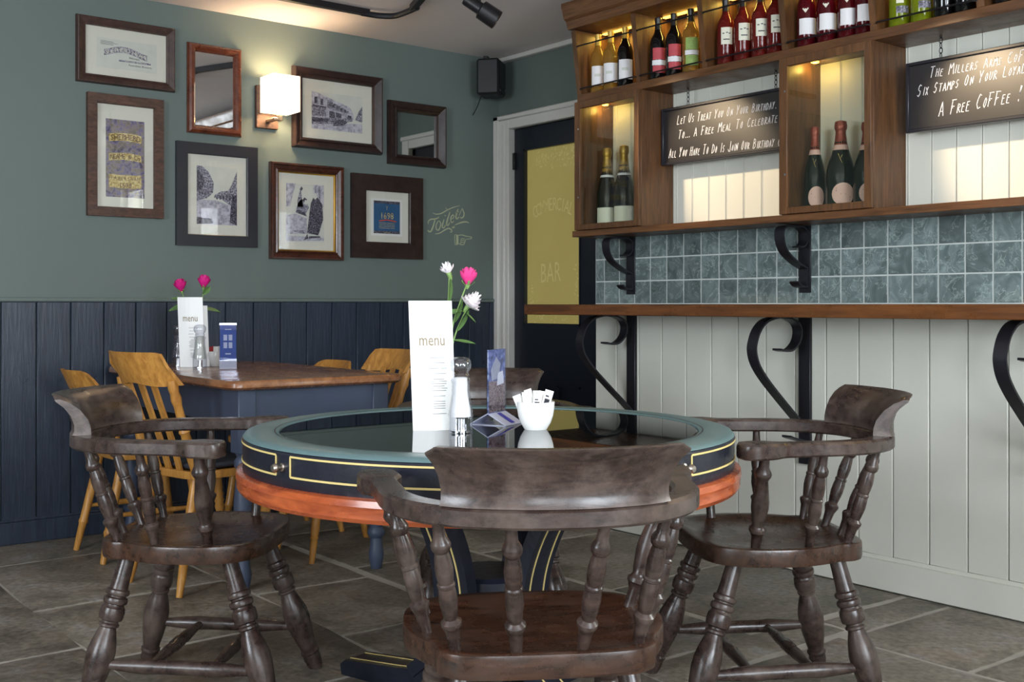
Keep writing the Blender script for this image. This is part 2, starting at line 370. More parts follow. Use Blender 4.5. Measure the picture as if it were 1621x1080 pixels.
def text_mesh(b, s, size, fn, ext=.0004, align='CENTER', shear=0, sx=1.0):
    """printed lettering as real thin geometry, laid by fn(u,v,d)"""
    c = bpy.data.curves.new('lettering', 'FONT'); c.body = s; c.size = size; c.align_x = align; c.shear = shear
    c.resolution_u = 2
    o = bpy.data.objects.new('lettering', c); COL.objects.link(o)
    me = bpy.data.meshes.new_from_object(o.evaluated_get(bpy.context.evaluated_depsgraph_get()))
    vs = [b.bm.verts.new(fn(v.co.x * sx, v.co.y, ext)) for v in me.vertices]
    for p in me.polygons:
        try: f = b.bm.faces.new([vs[i] for i in p.vertices]); f.material_index = b.mi
        except ValueError: pass
    bpy.data.meshes.remove(me); bpy.data.objects.remove(o); bpy.data.curves.remove(c)
# hand-written capitals: strokes on a 6 x 9 grid
HW = {'A': ['00 39 60', '13 53'], 'B': ['00 19', '19 48 56 15', '15 54 52 30 00'], 'C': ['58 39 16 03 20 51'], 'D': ['00 19', '19 57 64 41 00'],
 'E': ['58 18 00 50', '05 45'], 'F': ['00 19', '09 69', '05 45', '24 14'], 'G': ['58 39 16 03 20 51 54 34'], 'H': ['00 19', '50 69', '05 65'], 'I': ['10 29'],
 'J': ['59 50 20 02'], 'K': ['00 19', '59 05 50'], 'L': ['19 00 50'], 'M': ['00 19 34 69 70'], 'N': ['00 19 50 69'], 'O': ['39 16 02 20 42 57 39'],
 'P': ['00 19', '19 58 56 14'], 'R': ['00 19', '19 58 56 14', '24 60'], 'S': ['58 39 17 15 44 42 20 01'], 'T': ['20 39', '09 69'], 'U': ['19 02 20 42 69'],
 'V': ['09 20 59'], 'W': ['09 10 35 50 79'], 'X': ['00 59', '09 50'], 'Y': ['09 24', '59 24 10'], '.': ['10 21'], '!': ['24 39', '49 24', '20 21'], '&': ['50 18 39 47 12 30 54'],
 '1': ['17 39 20'], '6': ['58 16 02 30 52 44 14'], '9': ['20 57 39 17 25 56'], '8': ['35 17 39 57 35 12 30 52 35'], '0': ['39 16 02 20 42 57 39'], ' ': []}
def handwrite(b, s, x, z, size, fn, pen=.003, gap=1.9, slope=0, stretch=1.0, small=.72):
    rnd = random.Random(len(s) * 7 + int(x * 1000)); first = True
    for ch in s:
        if ch == ' ': x += size * .72 * stretch; first = True; continue
        sc = size * (1 if (first or ch in '!F') else small) * rnd.uniform(.94, 1.08) / 9; wd = 6
        for st in HW.get(ch, []):
            pts = [(x + int(p[0]) * sc * stretch * .85 + int(p[1]) * sc * .16, z + slope * x + int(p[1]) * sc + rnd.uniform(-1, 1) * .0008) for p in st.split()]
            for (u0, v0), (u1, v1) in zip(pts, pts[1:]):
                dx, dz = u1 - u0, v1 - v0; l = math.hypot(dx, dz) or 1; nx, nz = -dz / l * pen / 2, dx / l * pen / 2; ex, ez = dx / l * pen * .3, dz / l * pen * .3
                b.prism([(u0 + nx - ex, v0 + nz - ez), (u0 - nx - ex, v0 - nz - ez), (u1 - nx + ex, v1 - nz + ez), (u1 + nx + ex, v1 + nz + ez)], fn, 0, .0006)
        x += ((3 if ch in 'I.!' else 6) + gap) * sc * stretch; first = (ch == ' ')
    return x
# ------------------------------------------------------------------ the room
CEIL, YB, XD, XP, YE = 2.556, 5.362, 4.154, 3.731, 4.045
floor = struct(B().box(-2.6, 4.3, -2.4, 5.5, -.06, -.0035).obj('floor', 'grout'))
def strip_joints(x0, x1, ys):
    for a, c in zip(ys, ys[1:]): flags.append((x0, x1, c, a))
flags = []
strip_joints(-.9, -.25, [5.36, 4.7, 4.1, 3.3, 2.6, 1.9, 1.2, .5])
strip_joints(-.25, .45, [5.36, 5.0, 4.2, 3.5, 3.0, 2.2, 1.5, .8, .2])
strip_joints(.45, 1.14, [5.36, 4.63, 3.62, 2.9, 2.25, 1.6, .9, .2])
strip_joints(1.14, 1.84, [5.36, 4.93, 4.15, 3.44, 2.85, 2.1, 1.4, .7, 0])
strip_joints(1.84, 2.34, [5.36, 4.6, 3.85, 3.21, 2.5, 1.85, 1.1, .4])
strip_joints(2.34, 2.92, [5.36, 4.75, 4.0, 3.3, 2.39]); strip_joints(2.92, 3.73, [5.36, 4.55, 3.9, 3.1, 2.37])
strip_joints(3.73, 4.15, [5.36, 4.5, 4.05])
strip_joints(2.34, 3.2, [2.39, 2.21]); strip_joints(3.2, 3.73, [2.37, 2.17])
strip_joints(2.34, 2.82, [2.21, 1.7, 1.0, .3]); strip_joints(2.82, 3.09, [2.21, 1.45, .7]); strip_joints(3.09, 3.73, [2.17, 1.73, 1.05, .3])
def jit(x, y): 
    rr = random.Random(int(round(x * 100)) * 7919 + int(round(y * 100)) * 104729)
    return x + rr.uniform(-.018, .018), y + rr.uniform(-.018, .018)
for x0, x1, y0, y1 in flags:
    g = .011; b = B(); rr = random.Random(int(x0 * 991 + y0 * 577)); top = rr.uniform(-.0015, .0015)
    cs = [jit(x0, y0), jit(x1, y0), jit(x1, y1), jit(x0, y1)]
    cx, cy = (x0 + x1) / 2, (y0 + y1) / 2; loop = []
    for k in range(4):
        (ax, ay), (bx_, by_) = cs[k], cs[(k + 1) % 4]
        for t in (0, .25, .5, .75):
            wob = rr.uniform(-.007, .007) if t else 0
            x, y = ax + (bx_ - ax) * t, ay + (by_ - ay) * t
            if abs(by_ - ay) > abs(bx_ - ax): x += wob
            else: y += wob
            loop.append((x, y))
    def ring(d, z): 
        out = []
        for i, (x, y) in enumerate(loop):
            sx = -1 if x > cx else 1; sy = -1 if y > cy else 1; k = i // 4; corner = i % 4 == 0
            vert = abs(cs[k][0] - cs[(k + 1) % 4][0]) < abs(cs[k][1] - cs[(k + 1) % 4][1])
            ox = sx * d if (corner or vert) else 0; oy = sy * d if (corner or not vert) else 0
            out.append(b.bm.verts.new((x + ox - cx, y + oy - cy, z)))
        return out
    R1, R2, R3 = ring(g, -.03), ring(g, -.0015 + top), ring(g + .006, top)
    for A, C in ((R1, R2), (R2, R3)):
        for i in range(16): b.bm.faces.new((A[i], A[(i + 1) % 16], C[(i + 1) % 16], C[i]))
    b.bm.faces.new(R3); b.bm.faces.new(R1[::-1])
    o = b.obj('flagstone', 'flagstone', floor); o.location = (cx, cy, 0)

struct(B().box(-2.6, 4.3, -2.4, 5.5, CEIL, CEIL + .1).obj('ceiling', 'ceiling_paint'))
wb = struct(B().box(-2.6, 4.3, YB, YB + .12, 0, CEIL).obj('wall_back', 'green_paint'))
wl = struct(B().box(-2.7, -2.5, -2.4, .75, 0, CEIL).box(-2.7, -2.5, 2.45, 5.5, 0, CEIL).box(-2.7, -2.5, .75, 2.45, 0, .8).box(-2.7, -2.5, .75, 2.45, 2.3, CEIL).obj('wall_left', 'green_paint'))
struct(B().box(-2.6, -1.9, -2.4, -2.2, 0, CEIL).box(-.5, .3, -2.4, -2.2, 0, CEIL).box(1.9, 4.3, -2.4, -2.2, 0, CEIL).box(-2.6, 4.3, -2.4, -2.2, 0, .8).box(-2.6, 4.3, -2.4, -2.2, 2.3, CEIL).obj('wall_front', 'green_paint'))
wr = struct(B().box(XP + .012, XD + .1, .95, YE, 0, CEIL).box(XP + .012, XD + .1, -2.4, -.05, 0, CEIL).box(XP + .012, XD + .1, -.05, .95, 0, 1.3).box(XP + .012, XD + .1, -.05, .95, 2.2, CEIL).obj('wall_right', 'cream_paint'))
wd = struct(B().box(XD, XD + .1, 5.227, YB, 0, CEIL).box(XD, XD + .1, YE, 4.40, 0, CEIL).box(XD, XD + .1, 4.40, 5.227, 2.12, CEIL).obj('wall_right_recess', 'green_paint'))
def window(n, axis, a0, a1, p, z0, z1, p2):
    b = B(); t = .05
    def bx(u0, u1, v0, v1, d0=0, d1=0):
        if axis == 'x': b.box(u0, u1, p + d0, p2 - d0, v0, v1)
        else: b.box(p + d0, p2 - d0, u0, u1, v0, v1)
    bx(a0, a0 + t, z0, z1); bx(a1 - t, a1, z0, z1); bx(a0, a1, z0, z0 + t); bx(a0, a1, z1 - t, z1)
    bx((a0 + a1) / 2 - .015, (a0 + a1) / 2 + .015, z0, z1, .01); bx(a0, a1, (z0 + z1) / 2 - .02, (z0 + z1) / 2 + .02, .01)
    struct(b.obj('window_%d' % n, 'white_trim'))
window(1, 'x', .3, 1.9, -2.26, .8, 2.3, -2.21); window(2, 'x', -1.9, -.5, -2.26, .8, 2.3, -2.21)
window(3, 'y', .75, 2.45, -2.57, .8, 2.3, -2.52); window(4, 'y', -.05, .95, 3.80, 1.3, 2.2, 3.85)
# dark boarding on the back wall
pl = B().box(-.0745, .0745, -.014, 0, .105, 1.092, .003).mesh('plank', 'navy_paint')
x = 1.632 - .1524 * 13
k = 0
while x < XD - .05:
    wdt = min(.1524, XD - x) / .1524
    o = inst('plank', pl, wb, (x + .0762 * wdt, YB, 0)); o.scale.x = wdt; x += .1524
struct(B().box(-.4, XD, YB - .024, YB, 0, .1, .003).box(-.4, XD, YB - .018, YB, .1, .112, .003).obj('baseboard_back', 'navy_paint'))
struct(B().box(-.4, XD, YB - .02, YB, 1.092, 1.112, .005).obj('trim_1', 'green_paint'))
# cream boarding, skirting and slate tiles on the panelled wall
low = B().box(-.012, 0, -.0730, .0730, .13, 1.03, .0035).mesh('plank', 'cream_paint')
y = 3.898 + .149; n = 0
while y > .95:
    wd_ = .149 if n else .147
    o = inst('plank', low, wr, (XP + .012, y - .0745, 0)); y -= .149; n += 1
upm = B().box(-.012, 0, -.0472, .0472, 1.425, 2.36, .003).box(-.0135, 0, .043, .046, 1.425, 2.36).mesh('plank', 'cream_paint')
y = 2.297 + .097 * 17
while y > 1.1: inst('plank', upm, wr, (XP + .012, y, 0)); y -= .097
struct(B().box(XP - .016, XP + .012, -2.2, YE, .004, .118, .003).sweep([(XP - .004, -2.2, .124), (XP - .004, YE, .124)], [(.0, -.008), (.012, -.006), (.014, 0), (.012, .006), (0, .008)]).obj('baseboard_right', 'cream_paint'))
struct(B().box(XP - .004, XP + .012, .95, 4.04, 1.081, 1.3965).obj('trim_2', 'tile_grout'))
ti = B().box(-.0065, 0, -.0489, .0489, -.0505, .0505, .0015).mesh('tile', 'slate_tile')
for k in range(28):
    for r in range(3):
        yc = 2.736 + .1034 * (12 - k) + .0517
        s = 1
        if k == 0: yc, s = 4.0075, .58
        o = inst('tile', ti, wr, (XP, yc, 1.083 + .0535 + .1068 * r)); o.scale.y = s
# pale strips where the ceiling meets the recess wall, and over the back wall
struct(B().box(XD - .035, XD, YE, YB, CEIL - .03, CEIL - .001, .004).obj('trim_3', 'white_trim'))

# door with etched glass
d1 = bpy.data.objects.new('door_1', None); COL.objects.link(d1); d1.location = (XD, 4.81, 0); struct(d1)
Xf = .012
b = B().box(Xf, Xf + .045, .33, .417, .01, 2.118).box(Xf, Xf + .045, -.41, -.17, .01, 2.118).box(Xf, Xf + .045, -.17, .33, 1.99, 2.118).box(Xf, Xf + .045, -.17, .33, .62, .96)
b.box(Xf, Xf + .045, -.17, .33, .01, .2).box(Xf, Xf + .045, .03, .12, .2, .62).box(Xf + .02, Xf + .035, -.17, .33, .2, .62)
b.obj('door_leaf', 'door_paint', d1)
b = B()
for a0, a1 in ((-.17, .03), (.12, .33)):
    b.box(Xf, Xf + .02, a0, a0 + .012, .2, .62).box(Xf, Xf + .02, a1 - .012, a1, .2, .62).box(Xf, Xf + .02, a0, a1, .608, .62).box(Xf, Xf + .02, a0, a1, .2, .212)
b.box(Xf - .004, Xf + .02, -.17, -.16, .96, 2.0).box(Xf - .004, Xf + .02, .32, .33, .96, 2.0).box(Xf - .004, Xf + .02, -.17, .33, .96, .97).box(Xf - .004, Xf + .02, -.17, .33, 1.985, 1.995)
b.obj('moulding', 'door_paint', d1)
gl = B().box(Xf + .02, Xf + .026, -.17, .33, .96, 1.995).obj('glass_pane', 'door_glass', d1)
def dg(u, v, d): return Vector((Xf + .02 - d - .0004, .33 - u, v))      # u to the right from the glass's hinge side
b = B()
arc = 'COMMERCIAL'; R0 = .34
for i, ch in enumerate(arc):
    a = (i - 4.5) * .098; ca, sa = cos(a), sin(a)
    text_mesh(b, ch, .085, lambda u, v, d, a=a: dg(.24 + (R0 + v) * sin(a) + u * cos(a) * .8, 1.28 + (R0 + v * 1.25) * cos(a) - u * sin(a) * .8, d))
text_mesh(b, 'BAR', .1, lambda u, v, d: dg(.22 + u, 1.21 + v * 1.6 + .05 * u, d), sx=1.0)
b.obj('etched_lettering', 'door_etch', gl)
b = B(); rr = random.Random(3)
for k in range(90):
    u = rr.uniform(.09, .45); v = 1.93 + rr.uniform(-.05, .03) + .05 * abs(cos((u - .27) * 14)) * (1 if rr.random() > .5 else -1) * .6
    a = rr.uniform(0, pi); l = rr.uniform(.006, .016)
    b.prism([(u - l * cos(a), v - l * sin(a)), (u + .3 * l * sin(a), v - .3 * l * cos(a)), (u + l * cos(a), v + l * sin(a)), (u - .3 * l * sin(a), v + .3 * l * cos(a))], dg, 0, .0006)
for k in range(60):
    s_ = rr.choice((0, 1, 2)); u, v = ((rr.uniform(.035, .07), rr.uniform(1.02, 1.2)) if s_ == 0 else (rr.uniform(.43, .47), rr.uniform(1.1, 1.32)) if s_ == 1 else (rr.uniform(.08, .44), rr.uniform(.975, 1.03)))
    a = rr.uniform(0, pi); l = rr.uniform(.006, .014)
    b.prism([(u - l * cos(a), v - l * sin(a)), (u + .3 * l * sin(a), v - .3 * l * cos(a)), (u + l * cos(a), v + l * sin(a)), (u - .3 * l * sin(a), v + .3 * l * cos(a))], dg, 0, .0006)
b.obj('etched_foliage', 'door_etch', gl)
b = B()
for (y0, y1, z0, z1) in ((.417, .551, 0, 2.2), (-.49, -.41, 0, 2.2), (-.41, .417, 2.12, 2.2)):
    b.box(-.035, .02, y0, y1, z0, z1, .004)
b.box(-.05, -.03, .50, .551, 0, 2.205, .006).box(-.05, -.03, -.49, .551, 2.175, 2.205, .006).box(-.043, -.03, .45, .475, 0, 2.15, .004)
b.obj('door_frame', 'white_trim', d1)
for z in (.35, 1.93): B().box(-.004, Xf + .004, .40, .425, z - .05, z + .05, .002).obj('hinge', 'black_metal', d1)

# painted direction on the green wall
def wallp(px, py, d=0): X, Z = on_back(px, py); return Vector((X, YB - d, Z))
def brush(b, pts, w0, w1=None, z=12.0, off=(660, 310), th=.0006):
    P = crom([(x / z + off[0], y / z + off[1], 0) for x, y in pts], 5); n = len(P)
    W = [wallp(p.x, p.y) for p in P]
    for i in range(n - 1):
        u0, u1 = i / (n - 1), (i + 1) / (n - 1)
        f = lambda u: (w0 + ((w1 if w1 is not None else w0) - w0) * sin(pi * u)) / 2
        d = (W[i + 1] - W[i]); l = d.length or 1; nx, nz = -d.z / l, d.x / l
        a, c = f(u0), f(u1)
        q = [(W[i].x + nx * a, W[i].z + nz * a), (W[i].x - nx * a, W[i].z - nz * a), (W[i + 1].x - nx * c, W[i + 1].z - nz * c), (W[i + 1].x + nx * c, W[i + 1].z + nz * c)]
        b.prism(q, lambda u, v, d: Vector((u, YB - .0002 - d, v)), 0, th)
b = B()
for pts, a, c in [([(300, 325), (360, 350), (460, 335), (560, 280), (680, 225), (820, 185)], .002, .007), ([(545, 225), (560, 250), (590, 265)], .006, .003),
                  ([(215, 540), (215, 490), (260, 450), (340, 440), (400, 420), (415, 395)], .003, .008), ([(345, 445), (325, 520), (300, 600), (260, 680), (215, 670), (205, 650)], .006, .010),
                  ([(400, 480), (365, 560), (370, 640), (410, 650), (440, 590), (450, 520), (420, 480), (395, 490)], .005, .008), ([(515, 450), (490, 530), (480, 590), (510, 610), (540, 560)], .005, .01), ([(535, 370), (540, 385)], .011, .011),
                  ([(625, 310), (600, 390), (575, 470), (560, 545), (590, 560), (620, 510)], .005, .01), ([(640, 450), (700, 410), (690, 365), (650, 400), (640, 470), (665, 510), (700, 480)], .004, .009),
                  ([(780, 250), (760, 320), (740, 400), (760, 440), (800, 400)], .005, .01), ([(730, 330), (800, 300)], .003, .005), ([(860, 240), (880, 290), (895, 340), (880, 400), (840, 425), (820, 400)], .004, .009), ([(860, 240), (820, 330), (800, 380)], .003, .004),
                  ([(345, 725), (430, 710), (520, 655), (600, 620), (655, 650), (660, 690), (625, 685)], .004, .008), ([(720, 555), (820, 515), (920, 495), (990, 515)], .003, .009), ([(660, 595), (690, 610), (710, 590), (690, 580)], .006, .008),
                  ([(720, 740), (718, 840), (725, 930)], .004, .005), ([(765, 750), (768, 840), (765, 925)], .014, .016), ([(725, 740), (790, 750), (860, 745), (920, 765), (1030, 785), (1040, 805), (1000, 820), (935, 825)], .004, .005),
                  ([(790, 905), (840, 930), (890, 925), (905, 890), (925, 830)], .004, .005), ([(850, 815), (910, 820)], .004, .004), ([(840, 850), (905, 855)], .004, .004), ([(835, 885), (900, 890)], .004, .004), ([(845, 810), (835, 860), (830, 920)], .004, .004), ([(725, 930), (765, 930)], .004, .004)]:
    brush(b, pts, a, c)
b.obj('painted_lettering', 'wall_lettering', wb)

# ------------------------------------------------------------------ wall shelving over the bar counter
SHX = 3.525
unit = thing('wall_shelf_unit', 'long brown oak shelf unit of bottle bays and two glazed boxes above the slate tiles', 'shelf unit', (XP, 3.95, 1.397))
U = lambda X, Y, Z: (X - XP, Y - 3.95, Z - 1.397)
def ub(b, x0, x1, y0, y1, z0, z1, bev=.0015): (a, c, e), (a2, c2, e2) = U(x0, y0, z0), U(x1, y1, z1); return b.box(a, a2, c, c2, e, e2, bev)
ub(B(), SHX - .012, XP - .001, 1.13, 3.972, 1.397, 1.425).obj('bottom_shelf', 'shelf_wood_long', unit)
ub(B(), SHX, XP - .001, 1.13, 3.95, 2.03, 2.065).obj('bottle_shelf', 'shelf_wood_long', unit)
b = B(); 
b.prism([(3.47, 2.365), (3.46, 2.40), (3.445, 2.41), (3.435, 2.45), (3.43, 2.46), (3.43, 2.48), (XP - .001, 2.48), (XP - .001, 2.365)], lambda u, v, d: Vector(U(u, d, v)), 1.13, 3.955)
b.obj('cornice', 'shelf_wood_long', unit)
LOWER = [3.935, 3.541, 2.745, 2.367, 1.55, 1.145]; UPPER = [3.935, 3.541, 3.155, 2.745, 2.352, 1.947, 1.55, 1.145]
for y in LOWER: ub(B(), SHX + 0, XP - .001, y - .015, y + .015, 1.425, 2.03).obj('upright', 'shelf_wood', unit)
for y in UPPER:
    B().prism([(SHX, 2.065), (SHX - .008, 2.12), (3.487, 2.36), (XP - .001, 2.36), (XP - .001, 2.065)], lambda u, v, d: Vector(U(u, d, v)), y - .014, y + .014).obj('divider', 'shelf_wood', unit)
bbm = B().box(-.006, 0, -.0655, .0655, 2.066, 2.36, .002).mesh('back_board', 'shelf_wood')
yy = 3.935 - .0665
while yy > 1.2: inst('back_board', bbm, unit, U(XP - .0015, yy, 1.397)[0:2] + (-1.397,)); yy -= .133
for a, c in zip(UPPER, UPPER[1:]):
    for z, xx in ((2.088, SHX - .014), (2.283, 3.49)):
        p = [U(xx + .012, a - .012, z), U(xx, a - .02, z), U(xx, c + .02, z), U(xx + .012, c + .012, z)]
        B().tube(p, .0035, 6).obj('bottle_rail', 'black_metal', unit)
for (a, c) in ((3.95, 3.526), (2.760, 2.352)):
    b = B(); st = .038
    ub(b, SHX - .018, SHX, a - st, a, 1.427, 2.028); ub(b, SHX - .018, SHX, c, c + st * .75, 1.427, 2.028)
    ub(b, SHX - .018, SHX, c + st * .75, a - st, 1.427, 1.427 + .026); ub(b, SHX - .018, SHX, c + st * .75, a - st, 2.028 - .032, 2.028)
    dr = b.obj('cabinet_door', 'shelf_wood', unit)
    g = B(); ub(g, SHX - .011, SHX - .008, c + .027, a - .036, 1.45, 1.998, 0); g.obj('glass_pane', 'clear_glass', dr)
    for z in (1.58, 1.90): 
        B().lathe([(.004, 0), (.0045, .003), (0, .005)], 8, U(SHX - .018, a - .028, z), U(SHX - .03, a - .028, z)).obj('screw', 'steel', dr)
# puck lamps under the tops of the bays and boxes
def puck(y, z, pw, X=3.60):
    p = U(X, y, z); o = B().lathe([(.014, -.006), (.016, -.004), (.016, 0)], 12, p).obj('puck_lamp', 'led', unit)
    l = bpy.data.lights.new('shelf_light', 'POINT'); l.energy = pw; l.color = (1, .66, .14); l.shadow_soft_size = .015
    lo = bpy.data.objects.new('shelf_light', l); COL.objects.link(lo); lo.location = (X, y, z - .02)
for a, c in zip(UPPER, UPPER[1:]):
    ub(B(), 3.645, 3.665, c + .03, a - .03, 2.358, 2.3635, 0).obj('light_strip', 'led', unit)
    l = bpy.data.lights.new('shelf_light', 'AREA'); l.shape = 'RECTANGLE'; l.size = .018; l.size_y = a - c - .07; l.energy = .5; l.color = (1, .68, .14)
    lo = bpy.data.objects.new('shelf_light', l); COL.objects.link(lo); lo.location = (3.655, (a + c) / 2, 2.356)
puck(3.88, 2.026, .25, 3.64); puck(2.69, 2.026, .25, 3.64)

# ------------------------------------------------------------------ bar counter on scrolled iron brackets
counter = tag(B().box(3.34, XP - .0005, .2, 4.12, 1.032, 1.080, .003).obj('bar_counter', 'counter_wood'), 'long brown wooden bar counter shelf running along the tiled and panelled wall', 'counter')
def across(pts, Y, ox, oy, s):
    out = []
    for x, y in pts:
        X, Z = on_across(ox + x / s, oy + y / s, Y); out.append(Vector((min(X, XP - .008), 0, Z)))
    return out
Yb2 = 2.798
sc = across([(990, 640), (1020, 647), (1050, 640), (1078, 605), (1088, 555), (1075, 515), (1040, 492)], Yb2, 900, 340, 3)
sc2 = across([(985, 486), (930, 505), (893, 550), (874, 610), (872, 655), (888, 715), (930, 785), (1000, 875), (1070, 960), (1110, 1010)], Yb2, 900, 340, 3)
zt = 1.027
path = crom(sc, 4) + [Vector((sc[-1].x - .03, 0, zt)), Vector((sc2[0].x + .03, 0, zt))] + crom(sc2, 4)
end = crom(across([(1110, 1010), (1140, 1050), (1130, 1075), (1060, 1062), (1035, 1052)], Yb2, 900, 340, 3), 4)
def bracket(Y, lab, first=None):
    if first: return dup(first, (XP, Y, .44), 0, lab, 'scrolled iron brackets under the bar counter')
    t = thing('shelf_bracket', lab, 'bracket', (XP, Y, .44), 0, 'scrolled iron brackets under the bar counter')
    off = Vector((XP, 0, .44))
    B().box(-.017, -.001, -.028, .028, 0, 1.031 - .44, .002).obj('upright', 'iron', t)
    B().strip([p - off for p in path], .045, .008, (0, 1, 0)).obj('scroll', 'iron', t) if False else None
    s = [p - off for p in path]
    B().sweep(s, [(-.004, -.0225), (.004, -.0225), (.004, .0225), (-.004, .0225)], (0, 1, 0)).obj('scroll', 'iron', t)
    B().sweep([p - off for p in end], [(-.004, -.0225), (.004, -.0225), (.004, .0225), (-.004, .0225)], (0, 1, 0)).obj('foot_scroll', 'iron', t)
    for z in (.09, .5): B().lathe([(.009, 0), (.008, .005), (0, .007)], 8, (-.017, 0, z), (-.03, 0, z)).obj('bolt', 'iron', t)
    return t
br = bracket(Yb2, 'scrolled iron bracket under the counter, behind the captain chair by the panelled wall')
bracket(3.786, 'scrolled iron bracket under the counter beside the dark door', br)
bracket(1.81, 'scrolled iron bracket under the counter, last along from the dark door', br)
Yu = 3.79
su = crom(across([(1062, 650), (1090, 645), (1113, 605), (1108, 555), (1075, 528)], Yu, 750, 260, 4.5), 4) 
su2 = crom(across([(1010, 525), (960, 530), (940, 560), (945, 620), (965, 670), (1000, 710), (1060, 755), (1120, 790), (1148, 830), (1150, 870), (1110, 893), (1065, 885), (1042, 862)], Yu, 750, 260, 4.5), 4)
def upper(Y, lab, first=None):
    if first: return dup(first, (XP, Y, 1.397), 0, lab, 'scrolled iron brackets under the shelf unit')
    t = thing('shelf_bracket', lab, 'bracket', (XP, Y, 1.397), 0, 'scrolled iron brackets under the shelf unit')
    off = Vector((XP + .0, 0, 1.397)); cl = lambda p: Vector((min(p.x - off.x, -.018), 0, min(p.z - off.z, -.005)))
    B().box(-.0135, -.0075, -.028, .028, -.27, -.001, .0015).obj('upright', 'iron', t)
    B().sweep([cl(p) for p in su + su2], [(-.0035, -.0225), (.0035, -.0225), (.0035, .0225), (-.0035, .0225)], (0, 1, 0)).obj('scroll', 'iron', t)
    return t
ub_ = upper(Yu, 'small scrolled iron bracket under the shelf unit, nearest the door')
upper(2.798, 'small scrolled iron bracket under the middle glazed box', ub_)

